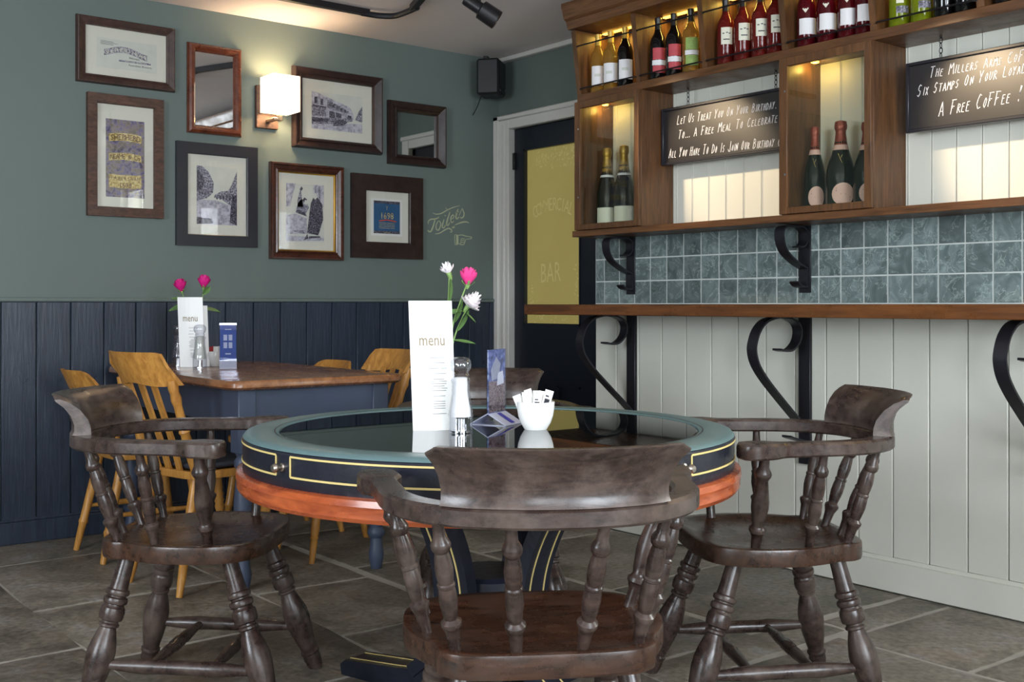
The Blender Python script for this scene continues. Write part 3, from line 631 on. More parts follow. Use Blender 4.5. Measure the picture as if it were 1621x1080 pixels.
# ------------------------------------------------------------------ bottles
def bottle_set(kind):
    """meshes for one kind: body, label(s), capsule"""
    k = kind; P = []
    if k.startswith('champ'):
        R = .051
        body = [(0, .004), (R * .8, 0), (R, .012), (R, .155), (R * .965, .18), (R * .83, .215), (R * .62, .25), (.0235, .285), (.0175, .33), (.017, .375)]
        P.append(('body', B().lathe([(0, .003)] + body[1:], 20).mesh('body', 'bottle_green')))
        foil = 'foil_gold' if k == 'champ_gold' else 'foil_rose'
        P.append(('foil', B().lathe([(.0285, .262), (.0225, .292), (.018, .335), (.0185, .345), (.0215, .352), (.0225, .365), (.020, .383), (.008, .388), (0, .388)], 18).mesh('foil', foil)))
        if k == 'champ_gold':
            P.append(('label', B().lathe([(R + .0008, .035), (R + .0008, .105)], 14, cap=False, a0=radians(165), a1=radians(285)).mesh('label', 'label_cream')))
            P.append(('collar', B().lathe([(.0335, .248), (.0285, .262)], 18, cap=False).mesh('collar', 'label_white')))
        else:
            b = B(); n = 20; ro = R + .0009      # oval label curved round the bottle
            def pt(u, v): a = radians(225) + u * .80; return Vector((ro * cos(a), ro * sin(a), .075 + v * .047))
            c = b.bm.verts.new(pt(0, 0)); ring = []
            for rr_ in (.5, 1.0): ring.append([b.bm.verts.new(pt(rr_ * cos(2 * pi * i / n), rr_ * sin(2 * pi * i / n))) for i in range(n)])
            for i in range(n):
                b.bm.faces.new((c, ring[0][i], ring[0][(i + 1) % n])); b.bm.faces.new((ring[0][i], ring[1][i], ring[1][(i + 1) % n], ring[0][(i + 1) % n]))
            P.append(('label', b.mesh('label', 'label_pink')))
            P.append(('collar', B().lathe([(.0292, .262), (.0245, .284)], 18, cap=False).mesh('collar', 'label_pink')))
            b = B()
            for a0, z0, a1, z1 in ((3.5, .245, 3.7, .222), (3.7, .222, 3.9, .24), (3.7, .222, 3.85, .205)):
                f = lambda z: R * .90 + (R * .62 - R * .90) * (z - .205) / .045 + .0015
                b.tube([(f(z0) * cos(a0), f(z0) * sin(a0), z0), (f(z1) * cos(a1), f(z1) * sin(a1), z1)], .001, 5)
            P.append(('emblem', b.mesh('emblem', 'label_gold')))
        return P
    R, H = .037, .277
    prof = [(0, .004), (R * .85, 0), (R, .008), (R, .158), (R * .965, .172), (R * .85, .188), (R * .62, .202), (.0175, .214), (.0138, .232), (.0132, .245), (.0132, .27), (0, .27)]
    if k == 'green_white': prof = [(0, .004), (R * .85, 0), (R, .008), (R, .155), (R * .8, .19), (.016, .22), (.0132, .27), (0, .27)]
    mat = {'clear': 'bottle_clear', 'dark': 'bottle_dark', 'red': 'bottle_dark', 'clear_green': 'bottle_clear', 'rose': 'bottle_rose', 'ruby': 'bottle_ruby', 'green_white': 'bottle_lime', 'plain_dark': 'bottle_dark'}[k]
    P.append(('body', B().lathe(prof, 18).mesh('body', mat)))
    cap = 'cap_gold' if k in ('clear', 'dark') else 'cap_black'
    z0 = .222 if k != 'rose' else .212
    P.append(('capsule', B().lathe([(.0155, z0), (.0145, .24), (.0142, .262), (.0152, .264), (.0152, .278), (0, .2785)], 14).mesh('capsule', cap)))
    r = R + .0007
    def lab(z0, z1, m, a0=175, a1=285, nm='label'): P.append((nm, B().lathe([(r, z0), (r, z1)], 12, cap=False, a0=radians(a0), a1=radians(a1)).mesh(nm, m)))
    if k in ('clear', 'dark'):
        lab(.035, .125, 'label_white'); b = B(); b.lathe([(r + .0004, .075), (r + .0004, .088)], 6, cap=False, a0=radians(200), a1=radians(245)); P.append(('label_print', b.mesh('label_print', 'print_pale')))
    if k == 'red': lab(.03, .062, 'label_rosered', 185, 275); lab(.064, .086, 'label_white', 180, 280, 'label_band'); lab(.088, .14, 'label_rosered', 185, 275)
    if k == 'clear_green': lab(.03, .074, 'label_green', 185, 275); lab(.076, .096, 'label_white', 180, 280, 'label_band'); lab(.098, .15, 'label_green', 185, 275)
    if k == 'rose': 
        lab(.085, .155, 'label_cream', 190, 265); b = B()
        for a0, z in ((200, .128), (222, .131), (238, .128)): b.lathe([(r + .0005, z), (r + .0005, z + .004)], 3, cap=False, a0=radians(a0), a1=radians(a0 + 12))
        b.lathe([(r + .0005, .103), (r + .0005, .107)], 5, cap=False, a0=radians(205), a1=radians(245)); P.append(('label_print', b.mesh('label_print', 'ink')))
    if k == 'ruby':
        lab(.05, .112, 'label_white', 170, 285); b = B()
        def dp(a, z): rr_ = .0335; return Vector((rr_ * cos(radians(a)), rr_ * sin(radians(a)), z))
        vs = [b.bm.verts.new(p) for p in (Vector(((R + .001) * cos(radians(210)), (R + .001) * sin(radians(210)), .132)), Vector(((R + .001) * cos(radians(228)), (R + .001) * sin(radians(228)), .148)), Vector(((R * .95) * cos(radians(210)), (R * .95) * sin(radians(210)), .164)), Vector(((R + .001) * cos(radians(192)), (R + .001) * sin(radians(192)), .148)))]
        b.bm.faces.new(vs); P.append(('neck_label', b.mesh('neck_label', 'label_cream')))
    if k == 'green_white': lab(.05, .075, 'print_mid', 195, 265); lab(.085, .14, 'label_cream', 195, 235, 'label_emblem')
    if k == 'plain_dark': lab(.07, .095, 'label_gold', 200, 260)
    return P
BS = {}
def bottle(kind, Y, z, lab, grp, X=3.585, rot=0, sc_=1):
    if kind not in BS: BS[kind] = bottle_set(kind)
    t = thing('champagne_bottle' if kind.startswith('champ') else 'wine_bottle', lab, 'bottle', (X, Y, z), radians(rot), grp)
    t.scale = sc_ if isinstance(sc_, tuple) else (sc_,) * 3
    for nm, me in BS[kind]: inst(nm, me, t)
def yat(px, X=3.585): return on_right(px, 100, X)[0]
ZB = 2.0655
G1 = 'wine bottles in the upper bay beside the door'; 
bottle('clear', yat(947), ZB, 'clear wine bottle with white label, first in the bay by the door', G1)
bottle('clear', yat(967), ZB, 'clear wine bottle with white label, beside the dark bottle in the bay by the door', G1, rot=-10)
bottle('dark', yat(990), ZB, 'dark wine bottle with white label and gold cap in the bay by the door', G1)
bottle('clear', 3.592, ZB, 'clear bottle half hidden behind the first divider, last in the bay by the door', G1, X=3.62)
G2 = 'wine bottles in the second bay'
bottle('red', yat(1042), ZB, 'dark bottle with red label and white band, first in the second bay', G2)
bottle('red', yat(1067), ZB, 'dark bottle with red label and white band, beside the clear green-label bottle', G2)
bottle('clear_green', yat(1094), ZB, 'clear bottle with green floral label in the second bay', G2)
bottle('clear_green', 3.206, ZB, 'clear green-label bottle half hidden by the second divider', G2, X=3.625)
G3 = 'rose wine bottles in the third bay'
for px, l, r_ in ((1149, 'first', 0), (1176, 'second', 4), (1204, 'third', 0), (1228, 'fourth', 0)):
    bottle('rose', yat(px), ZB, 'pink rose wine bottle with cream label, %s from the door in the third bay' % l, G3, rot=r_)
for y, l in ((3.09, 'first'), (2.99, 'second'), (2.89, 'third')):
    bottle('rose', y, ZB, 'pink wine bottle in the rear row of the third bay, %s from the door' % l, 'rose wine bottles in the rear row of the third bay', X=3.675)
G4 = 'ruby wine bottles above the middle glazed box'
for px, l in ((1277, 'first'), (1309, 'second'), (1342, 'third'), (1369, 'fourth')):
    bottle('ruby', yat(px), ZB, 'ruby wine bottle with wide white label above the middle glazed box, %s from the door' % l, G4)
for y, l in ((2.68, 'first'), (2.58, 'second'), (2.47, 'third')):
    bottle('ruby', y, ZB, 'ruby wine bottle in the rear row above the middle glazed box, %s from the door' % l, 'ruby bottles in the rear row', X=3.675)
G5 = 'wine bottles in the fifth bay'
bottle('green_white', yat(1424), ZB, 'lime green wine bottle next to the divider above the free coffee chalkboard', G5)
bottle('green_white', yat(1459), ZB, 'lime green wine bottle next to the dark bottles in the fifth bay', G5)
bottle('plain_dark', yat(1495), ZB, 'dark red wine bottle beside the lime green bottles', G5)
bottle('plain_dark', yat(1529), ZB, 'dark wine bottle against the divider at the end of the fifth bay', G5)
bottle('plain_dark', yat(1592), ZB, 'dark wine bottle standing alone past the last divider in view', 'wine bottles in the sixth bay')
G6 = 'gold-topped champagne bottles in the glazed box by the door'
bottle('champ_gold', yat(961, 3.62), 1.4255, 'gold-foiled champagne bottle nearer the door in the end glazed box', G6, X=3.62)
bottle('champ_gold', yat(988, 3.62), 1.4255, 'gold-foiled champagne bottle further from the door in the end glazed box', G6, X=3.62)
G7 = 'pink-label champagne bottles in the middle glazed box'
bottle('champ_rose', yat(1290, 3.62), 1.4255, 'pink-label champagne bottle, shortest, by the hinge side of the middle glazed box', G7, X=3.62, sc_=(.80, .80, .885))
bottle('champ_rose', yat(1331, 3.61), 1.4255, 'pink-label champagne bottle in the middle of the middle glazed box', G7, X=3.61, sc_=(1.06, 1.06, .90))
bottle('champ_rose', yat(1373, 3.62), 1.4255, 'pink-label champagne bottle cut off by the stile of the middle glazed box', G7, X=3.62, sc_=(1, 1, .86))

# ------------------------------------------------------------------ chalkboards
def chalkboard(y1, y0, lines, lab, chains, extra=()):
    X0 = 3.648; t = thing('chalkboard', lab, 'chalkboard', (X0, (y0 + y1) / 2, 1.70), 0, 'hanging chalkboards')
    o = Vector((X0, (y0 + y1) / 2, 1.70)); hw = (y1 - y0) / 2; H = .252
    B().box(.004, .020, -hw, hw, 0, H).obj('board', 'chalk_black', t)
    b = B(); e = .012
    for a in ((-hw, -hw + e, 0, H), (hw - e, hw, 0, H), (-hw + e, hw - e, 0, e), (-hw + e, hw - e, H - e, H)): b.box(-.004, .008, *a, .002)
    b.obj('rim', 'frame_black', t)
    fn = lambda u, v, d: Vector((.0037 - d, -u, v))       # u runs from the board's middle to the right
    for s, (xa, ya), (xb, yb), size in lines:
        Ya, Za = on_right(xa, ya, X0); Yb_, Zb = on_right(xb, yb, X0)
        tmp = B(); x0 = handwrite(tmp, s, 0, 0, size, fn); tmp.bm.free()
        st = (Ya - Yb_) / x0; sl = (Zb - Za) / (Ya - Yb_)
        u0 = o.y - Ya; b = B()
        handwrite(b, s, u0, Za - 1.70 - sl * u0, size, fn, .0025, slope=sl, stretch=st)
        b.obj('chalk_lettering', 'chalk', t)
    for yc in chains:
        b = B(); z = H - .002; k = 0
        while z < 2.03 - 1.70 - .004:
            pts = [(0 if k % 2 else .006 * cos(a), .006 * cos(a) if k % 2 else 0, z + .011 + .011 * sin(a)) for a in [2 * pi * i / 10 for i in range(10)]]
            b.tube([Vector(p) + Vector((.012, yc - o.y, 0)) for p in pts], .0016, 5, (1, .3, .2), True); z += .018; k += 1
        b.obj('chain', 'black_metal', t)
chalkboard(3.52, 2.802, [('LET US TREAT YOU ON YOUR BIRTHDAY.', (1071, 197), (1229.5, 171), .037), ('TO... A FREE MEAL TO CELEBRATE', (1073, 220), (1230.5, 193), .038), ('ALL YOU HAVE TO DO IS JOIN OUR BIRTHDAY CLUB', (1058, 250), (1248, 229), .038)],
           'black chalkboard offering a free birthday meal, hanging between the two glazed boxes', (3.372, 2.895))
chalkboard(2.30, 1.575, [('THE MILLERS ARMS COFFEE CARD', (1471, 123), (1690, 83), .036), ('SIX STAMPS ON YOUR LOYALTY CARD', (1451, 153), (1680, 101), .038), ('A FREE COFFEE ! AND', (1485, 184), (1650, 152), .046)],
           'black chalkboard about a free coffee, hanging beyond the middle glazed box', (2.17, 1.70))
# ------------------------------------------------------------------ pictures and mirrors on the green wall
def ringframe(b, x0, x1, z0, z1, prof):
    rings = [[b.bm.verts.new((x, -o, z)) for x, z in ((x0 + i, z0 + i), (x1 - i, z0 + i), (x1 - i, z1 - i), (x0 + i, z1 - i))] for i, o in prof]
    for A, C in zip(rings, rings[1:]):
        for k in range(4): b.bm.faces.new((A[k], A[(k + 1) % 4], C[(k + 1) % 4], C[k]))
    return b
def frame_thing(name, label, cat, px, mat, wpx, prof, inner=None, pr=None, depth=.03):
    """px: left, right, top/bottom at the left edge, top/bottom at the right edge"""
    xl, xr, tl, bl, tr, br_ = px
    X0, Za = on_back(xl, tl); _, Zb = on_back(xl, bl); X1, Zc = on_back(xr, tr); _, Zd = on_back(xr, br_)
    z0, z1 = (Zb + Zd) / 2, (Za + Zc) / 2
    t = thing(name, label, cat, ((X0 + X1) / 2, YB, z0), 0, None); W, H = (X1 - X0) / 2, z1 - z0
    w = wpx
    ps = [(0, .001)] + [(i * w, o * depth) for i, o in prof] + [(w, .006)]
    ringframe(B(), -W, W, 0, H, ps).obj('frame', mat, t, ang=20)
    return t, W, H, w
FLAT = [(0, 1), (.95, 1), (1, .9)]; SCOOP = [(0, .8), (.06, 1), (.25, 1), (.35, .75), (.7, .6), (.85, .75), (.95, .7), (1, .4)]
BEVEL = [(0, .5), (.1, .95), (.2, 1), (.75, .62), (.8, .72), (1, .6)]; ROUND = [(0, .4), (.12, .75), (.35, .98), (.6, 1), (.85, .7), (1, .3)]
def rect(b, x0, x1, z0, z1, y): b.box(x0, x1, -y - .0008, -y, z0, z1)
def picture(label, px, mat, w, prof, pr, print_mat, depth=.03, group=None, mount='mount_card', liner=False):
    t, W, H, w = frame_thing('picture_frame', label, 'picture', px, mat, w, prof, depth=depth)
    rectb = B(); rect(rectb, -W + w - .002, W - w + .002, w - .002, H - w + .002, .006); rectb.obj('mount', mount, t)
    if liner: ringframe(B(), -W + w, W - w, w, H - w, [(0, .016), (.006, .013), (.006, .007)]).obj('gilt_liner', 'gilt', t)
    a, c, e, f = pr                      # print as fractions of the opening: left, right, bottom, top
    ow, oh = 2 * (W - w), H - 2 * w
    x0, x1, z0, z1 = -W + w + a * ow, -W + w + c * ow, w + e * oh, w + f * oh
    p = B(); rect(p, x0, x1, z0, z1, .0068); pm = p.obj('print', print_mat, t)
    B().box(-W + w * .9, W - w * .9, -.0125, -.0115, w * .9, H - w * .9).obj('glass', 'picture_glass', t)
    def P(u, v, d): return Vector((x0 + u * (x1 - x0), -.0076 - d, z0 + v * (z1 - z0)))
    return t, pm, P, (x1 - x0), (z1 - z0)
def layer(pm, P, mat, polys, d0, name='picture_detail'):
    b = B()
    for po in polys: b.prism(po, P, d0, d0 + .0003)
    return b.obj(name, mat, pm)
def R4(a, b_, c, d): return [(a, c), (b_, c), (b_, d), (a, d)]
rr = random.Random(11)
# brewery letterhead
t, pm, P, w_, h_ = picture('wide picture of a brewery letterhead in a brown frame, highest on the wall', (119, 275, 23, 129, 46, 147), 'frame_brown', .042, BEVEL, (.14, .88, .17, .78), 'print_pale')
b = B(); ban = lambda u: .58 + .10 * sin((u - .22) * 7.0)
N = 16
for i in range(N):
    u0, u1 = .12 + .72 * i / N, .12 + .72 * (i + 1) / N
    b.prism([(u0, ban(u0) - .10), (u1, ban(u1) - .10), (u1, ban(u1) + .10), (u0, ban(u0) + .10)], P, .0001, .0003)
b.prism(R4(.36, .9, .27, .33), P, .0001, .0003)
b.obj('banner', 'print_mid', pm)
b = B()
for i, ch in enumerate('SHEPHERD NEAME'):
    u0 = .16 + .66 * i / 13.0
    text_mesh(b, ch, .24 if ch in 'S' else .2, lambda u, v, d, u0=u0: P(u0 + u * h_ / w_, ban(u0) - .075 + v, d), .0006)
b.obj('lettering', 'mount_card', pm)
b = B(); text_mesh(b, 'BREWERS', .085, lambda u, v, d: P(.62 + u * h_ / w_, .385 + v - .1 * u, d), .0005)
text_mesh(b, 'Faversham Brewery', .10, lambda u, v, d: P(.72 + u * h_ / w_, .15 + v, d), .0005)
for k in range(5): b.prism(R4(.06, .06 + rr.uniform(.12, .3), .9 - k * .03, .908 - k * .03), P, .0002, .0004)
b.obj('lettering', 'ink', pm)
b = B(); text_mesh(b, 'WINE & SPIRIT MERCHANTS', .055, lambda u, v, d: P(.63 + u * h_ / w_, .282 + v, d), .0006); b.obj('lettering', 'mount_card', pm)
# brewery label
t, pm, P, w_, h_ = picture('tall picture of an old purple and gold brewery label in a rustic brown frame', (136, 256, 146, 341, 160, 347), 'frame_rustic', .045, FLAT, (.165, .84, .10, .86), 'label_purple')
b = B()
for z, hh in ((.70, .10), (.455, .09), (.22, .08), (.13, .09)):
    n = 10
    for i in range(n):
        u0, u1 = .08 + .84 * i / n, .08 + .84 * (i + 1) / n; f = lambda u: z + .03 * (1 - (2 * u - 1) ** 2) * (1 if z > .3 else -.4)
        b.prism([(u0, f(u0)), (u1, f(u1)), (u1, f(u1) + hh), (u0, f(u0) + hh)], P, .0001, .0003)
b.obj('banner', 'label_gold', pm)
b = B()
for s, z, sz, cu, arc_ in (('SHEPHERD', .715, .10, .5, .03), ('NEAME & Co', .470, .085, .5, .03), ('FAVERSHAM', .232, .065, .5, -.012), ('1698', .14, .09, .5, -.012)):
    n = len(s)
    for i, ch in enumerate(s):
        wd = .78 if n > 5 else .34; u0 = cu - wd / 2 + wd * (i + .5) / n
        text_mesh(b, ch, sz, lambda u, v, d, u0=u0, z=z, arc_=arc_: P(u0 + u * h_ / w_ * .85, z + arc_ * (1 - (2 * u0 - 1) ** 2) + v, d), .0006)
b.obj('lettering', 'label_rust', pm)
b = B(); 
for k in range(14):
    u, v = rr.uniform(.12, .85), rr.choice((rr.uniform(.58, .68), rr.uniform(.33, .42))); a = rr.uniform(.02, .06)
    pts = [P(u + a * (1 - k2 * .08) * cos(k2), v + a * .5 * (1 - k2 * .08) * sin(k2), .0006) for k2 in range(8)]
    b.tube(pts, .0009, 4, (0, 1, 0))
b.obj('scrollwork', 'print_dark', pm)
# mirrors
t, W, H, w = frame_thing('wall_mirror', 'tall narrow mirror in a polished red-brown frame beside the wall lamp', 'mirror', (295, 380, 67, 210, 79, 218), 'frame_red', .042, ROUND, depth=.035)
B().box(-W + w - .002, W - w + .002, -.008, -.006, w - .002, H - w + .002).obj('mirror_glass', 'mirror', t)
t, W, H, w = frame_thing('wall_mirror', 'small square mirror in a deep dark frame, nearest the room corner', 'mirror', (612, 701, 159, 260, 170, 267), 'frame_dark', .058, [(0, .55), (.1, 1), (.2, 1), (.65, .7), (.72, .85), (.9, .7), (1, .4)], depth=.045)
B().box(-W + w - .002, W - w + .002, -.008, -.006, w - .002, H - w + .002).obj('mirror_glass', 'mirror', t)
# river street photograph
t, pm, P, w_, h_ = picture('black and white view of a riverside street in a broad flat black frame', (277, 405, 223, 388, 235, 393), 'frame_black', .058, FLAT, (.16, .84, .13, .86), 'print_pale', depth=.024)
layer(pm, P, 'print_grey', [[(0, 0), (1, 0), (1, .3), (.5, .42), (0, .42)]], .0001)
layer(pm, P, 'print_mid', [[(0, .4), (.25, .45), (.4, .55), (.42, .72), (.3, .9), (.12, 1), (0, 1)], [(.45, .52), (.6, .58), (.78, .6), (.86, .7), (1, .95), (1, .3), (.8, .36), (.6, .45), (.42, .47)]], .0003)
layer(pm, P, 'print_dark', [[(0, .0), (.4, .02), (.38, .1), (0, .12)], [(.82, .05), (1, 0), (1, .55), (.9, .5), (.84, .3)], [(0, .55), (.12, .6), (.2, .75), (.1, .88), (0, .95)]] + [R4(.05 + .07 * k, .09 + .07 * k, .5 + .01 * k, .56) for k in range(4)] + [R4(.48 + .08 * k, .52 + .08 * k, .44, .5 + .01 * k) for k in range(6)], .0005)
# street photograph
t, pm, P, w_, h_ = picture('black and white photo of an old street in a deep brown frame beside the lamp', (461, 601, 105, 233, 124, 246), 'frame_dark', .056, [(0, .55), (.1, 1), (.2, 1), (.65, .7), (.72, .85), (.9, .7), (1, .4)], (.14, .86, .17, .80), 'print_pale', depth=.042)
layer(pm, P, 'print_grey', [[(0, 1), (.1, .98), (.75, .68), (.82, .5), (.82, .35), (0, .3)], [(0, 0), (1, 0), (1, .25), (.5, .22), (0, .15)]], .0001)
layer(pm, P, 'print_mid', [[(.3, .6), (.72, .48), (.72, .58), (.3, .82)], [(0, .35), (.28, .35), (.28, .6), (0, .62)], [(0, .12), (.45, .18), (.8, .3), (.8, .38), (0, .3)], [(.85, .35), (1, .3), (1, .75), (.93, .6)]], .0003)
layer(pm, P, 'print_dark', [R4(.05, .11, .68, .86), R4(.17, .22, .66, .82), [(.02, .6), (.28, .58), (.28, .62), (.02, .65)], [(.34, .34), (.45, .34), (.45, .5), (.34, .52)], [(.47, .36), (.58, .36), (.58, .48), (.47, .5)], [(0, .18), (.3, .2), (.34, .3), (.0, .3)], [(.42, .12), (.62, .16), (.7, .26), (.6, .32), (.44, .28)], [(.7, .36), (.78, .36), (.78, .45), (.7, .46)], [(.93, .5), (.97, .5), (.97, .56), (.93, .56)]] + [R4(.33 + .075 * k, .37 + .075 * k, .66 - .035 * k, .74 - .035 * k) for k in range(5)], .0005)
# engraving of seated figures
t, pm, P, w_, h_ = picture('engraving of seated figures at a table in a brown moulded frame with gilt liner', (425, 540, 256, 410, 266, 413), 'frame_maroon', .046, SCOOP, (.15, .81, .12, .86), 'print_pale', depth=.036, liner=True)
pm['label'] = 'sepia grey engraving'
layer(pm, P, 'print_grey', [[(0, .12), (.55, .14), (.55, .4), (.25, .48), (0, .45)], [(.1, .6), (.25, 1), (0, 1), (0, .6)], R4(.72, 1, .62, 1), [(0, 0), (1, .03), (1, .08), (0, .1)]], .0001)
layer(pm, P, 'print_mid', [[(.3, .72), (.38, .93), (.42, .72), (.45, .6), (.3, .6)], [(.25, .5), (.5, .47), (.6, .6), (.5, .72), (.4, .74), (.3, .66)], [(.1, .18), (.5, .14), (.45, .2)], R4(.76, .8, .64, .98), R4(.86, .9, .64, .98)], .0003)
layer(pm, P, 'print_dark', [[(.55, .15), (.6, .45), (.65, .68), (.72, .78), (.84, .78), (.96, .66), (.98, .4), (.85, .12)], [(.42, .72), (.48, .77), (.55, .74), (.5, .68)], [(.25, .5), (.55, .44), (.5, .5), (.3, .55)], [(.45, .02), (.58, .06), (.56, .14)], [(.35, .9), (.4, .96), (.44, .92), (.4, .88)], [(.6, .06), (.9, .08), (.9, .11), (.6, .1)]], .0005)
layer(pm, P, 'print_pale', [[(.7, .79), (.74, .86), (.8, .85), (.82, .78), (.76, .74)], [(.46, .66), (.5, .73), (.56, .7), (.54, .64)]], .0008)
# blue beer label
t, pm, P, w_, h_ = picture('blue beer label numbered 1698 in a broad flat dark frame, beside the painted toilets sign', (554, 666, 274, 407, 283, 412), 'frame_dark', .090, FLAT, (.14, .86, .13, .86), 'paper', depth=.026)
layer(pm, P, 'label_blue', [R4(.08, .92, .06, .94)], .0001, 'label_field')
layer(pm, P, 'print_dark', [R4(.08, .92, .06, .13), R4(.08, .92, .87, .94)], .0003, 'label_border')
b = B(); text_mesh(b, '1698', .24, lambda u, v, d: P(.5 + u * h_ / w_ * .9, .46 + v, d), .0007); text_mesh(b, 'Y', .16, lambda u, v, d: P(.5 + u * h_ / w_ * .6, .7 + v, d), .0007)
for k in range(4): b.prism(R4(.25, .75, .34 - .045 * k, .35 - .045 * k), P, .0004, .0006)
text_mesh(b, 'KENTISH ALE', .04, lambda u, v, d: P(.5 + u * h_ / w_, .082 + v, d), .0007)
b.obj('lettering', 'label_gold', pm)
layer(pm, P, 'label_red', [[(.25, .38), (.5, .42), (.8, .38), (.8, .41), (.5, .45), (.25, .41)]], .0006, 'label_ribbon')

# ------------------------------------------------------------------ wall lamp, speaker, track lights
t = thing('wall_lamp', 'lit wall lamp with square white shade on a wooden backplate', 'lamp', (2.62, YB, 1.99))
o = Vector((2.62, YB, 1.99))
B().box(-.062, .062, -.022, -.0005, 0, .22, .003).obj('backplate', 'frame_rustic', t)
B().box(-.010, .014, -.115, -.022, .030, .046, .003).box(.012, .036, -.125, -.098, .030, .115, .003).box(-.01, .03, -.12, -.1, .030, .046, .002).obj('arm', 'brushed', t)
b = B(); x0, x1, y0, y1, z0, z1 = -.045, .104, -.182, -.032, .077, .258
for k in range(1):
    for a in ((x0, x0 + .002, y0, y1), (x1 - .002, x1, y0, y1), (x0 + .002, x1 - .002, y0, y0 + .002), (x0 + .002, x1 - .002, y1 - .002, y1)): b.box(*a, z0, z1)
b.obj('lamp_shade', 'lamp_shade', t)
l = bpy.data.lights.new('wall_lamp_light', 'POINT'); l.energy = 5.5; l.color = (1, .78, .52); l.shadow_soft_size = .04
lo = bpy.data.objects.new('wall_lamp_light', l); COL.objects.link(lo); lo.location = (2.65, YB - .107, 2.15)
B().lathe([(.012, .09), (.022, .12), (.022, .145), (.012, .16), (0, .162)], 12, (.024, -.112, .01)).obj('bulb', 'lamp_shade', t)

t = thing('wall_speaker', 'black loudspeaker high in the room corner above the door frame', 'speaker', (3.985, 5.21, 2.40), radians(38))
b = B().box(-.078, .078, -.06, .075, -.105, .105, .012); b.obj('cabinet', 'black_plastic', t)
B().box(-.062, .062, -.066, -.058, -.06, .09, .004).obj('grille', 'black_plastic', t)
B().box(-.058, .058, -.067, -.058, -.088, -.075, .002).obj('trim_bar', 'black_plastic', t)
B().lathe([(.02, 0), (.02, .02), (.012, .05)], 10, (0, .07, 0), (.0, .17, .0)).box(-.02, .02, .02, .05, .105, .13, .003).obj('mount', 'black_metal', t)
B().box(.079, .082, .02, .05, -.03, -.005, .001).obj('badge', 'steel', t)
B().tube(crom([(-.02, .06, -.1), (.03, .1, -.16), (.05, .13, -.2)], 5), .003, 6).obj('cable', 'black_plastic', t)

t = thing('ceiling_track', 'black lighting track bent round a corner on the ceiling', 'track', (3.05, 4.75, CEIL - .001))
s4 = [(-.016, -.03), (.016, -.03), (.016, 0), (-.016, 0)]
B().sweep([(-2.6, .12, 0), (-.12, .10, 0)], s4).obj('track', 'black_metal', t)
B().sweep([(.0, -.12, 0), (-.24, -.75, 0), (-.25, -3.6, 0)], s4).obj('track', 'black_metal', t)
B().tube(crom([(-.16, .10, -.022), (-.06, .08, -.024), (.0, .02, -.024), (.0, -.16, -.022)], 6), .015, 8).obj('corner_joint', 'black_plastic', t)
def spot(pos, target, lab, cat='spotlight', pw=0, ang=30):
    d = (Vector(target) - Vector(pos)).normalized()
    t = thing('track_spotlight', lab, cat, pos, 0, 'track spotlights'); q = d.to_track_quat('Z', 'Y')
    p = lambda v: q @ Vector(v)
    B().lathe([(.0, -.075), (.024, -.07), (.026, -.06), (.026, .0), (.028, .005), (.04, .01), (.041, .09), (.036, .092), (.034, .07), (0, .065)], 20, p((0, 0, 0)) * 0, p((0, 0, 1))).obj('lamp_head', 'black_metal', t)
    B().tube([(0, 0, .0), (0, 0, .08), (0, 0, CEIL - .03 - pos[2])], .008, 8).obj('stem', 'black_metal', t)
    B().box(-.018, .018, -.05, .05, CEIL - .06 - pos[2], CEIL - .03 - pos[2], .003).obj('adapter', 'black_plastic', t)
    B().lathe([(.031, .071), (0, .0715)], 14, (0, 0, 0), p((0, 0, 1))).obj('lens', 'led', t)
    if pw:
        l = bpy.data.lights.new('spot_light', 'SPOT'); l.energy = pw; l.spot_size = radians(ang); l.spot_blend = .7; l.color = (1, .76, .48); l.shadow_soft_size = .03
        lo = bpy.data.objects.new('spot_light', l); COL.objects.link(lo); lo.location = Vector(pos) + d * .1; lo.rotation_euler = d.to_track_quat('-Z', 'Y').to_euler()
spot((2.80, 3.75, 2.315), (3.66, 3.22, 1.66), 'black track spotlight nearest the door recess, aimed at the birthday chalkboard', pw=38, ang=36)
spot((2.80, 2.45, 2.315), (3.66, 1.93, 1.64), 'black track spotlight along from the recess, aimed at the coffee chalkboard', pw=38, ang=36)

# ------------------------------------------------------------------ captain's chairs
LEG = [(.016, 0), (.0185, .06), (.0200, .18), (.0215, .228), (.0265, .236), (.0275, .248), (.0265, .262), (.0215, .268), (.0215, .276), (.027, .284), (.0282, .298), (.027, .314), (.0225, .320), (.0235, .334), (.0272, .342), (.0285, .365), (.0280, .395), (.0265, .412), (.0195, .420), (.0195, .430), (.0235, .438), (.0235, .450), (.0190, .458), (.0195, .468), (.0225, .49), (.028, .54), (.0325, .60), (.0325, .66), (.028, .75), (.0215, .845), (.0205, .865), (.0245, .875), (.0245, .885), (.0215, .895), (.0225, .93), (.0175, 1)]
SPIN = [(.0105, 0), (.011, .05), (.0135, .16), (.0175, .20), (.0195, .215), (.0195, .24), (.016, .252), (.0125, .265), (.0145, .31), (.0172, .39), (.0165, .46), (.0148, .50), (.0165, .507), (.0165, .525), (.0140, .535), (.0158, .58), (.0168, .64), (.0145, .72), (.0125, .76), (.0175, .785), (.0185, .815), (.0170, .835), (.0118, .87), (.0108, .93), (.0105, 1)]
POST = [(.0125, 0), (.0135, .14), (.0185, .19), (.022, .205), (.022, .235), (.017, .25), (.015, .27), (.018, .33), (.0225, .45), (.0225, .52), (.018, .64), (.0145, .74), (.020, .775), (.022, .805), (.019, .83), (.0135, .87), (.0125, 1)]
STR = [(.009, 0), (.012, .1), (.0165, .22), (.019, .31), (.0165, .38), (.0175, .5), (.0165, .62), (.019, .69), (.0165, .78), (.012, .9), (.009, 1)]
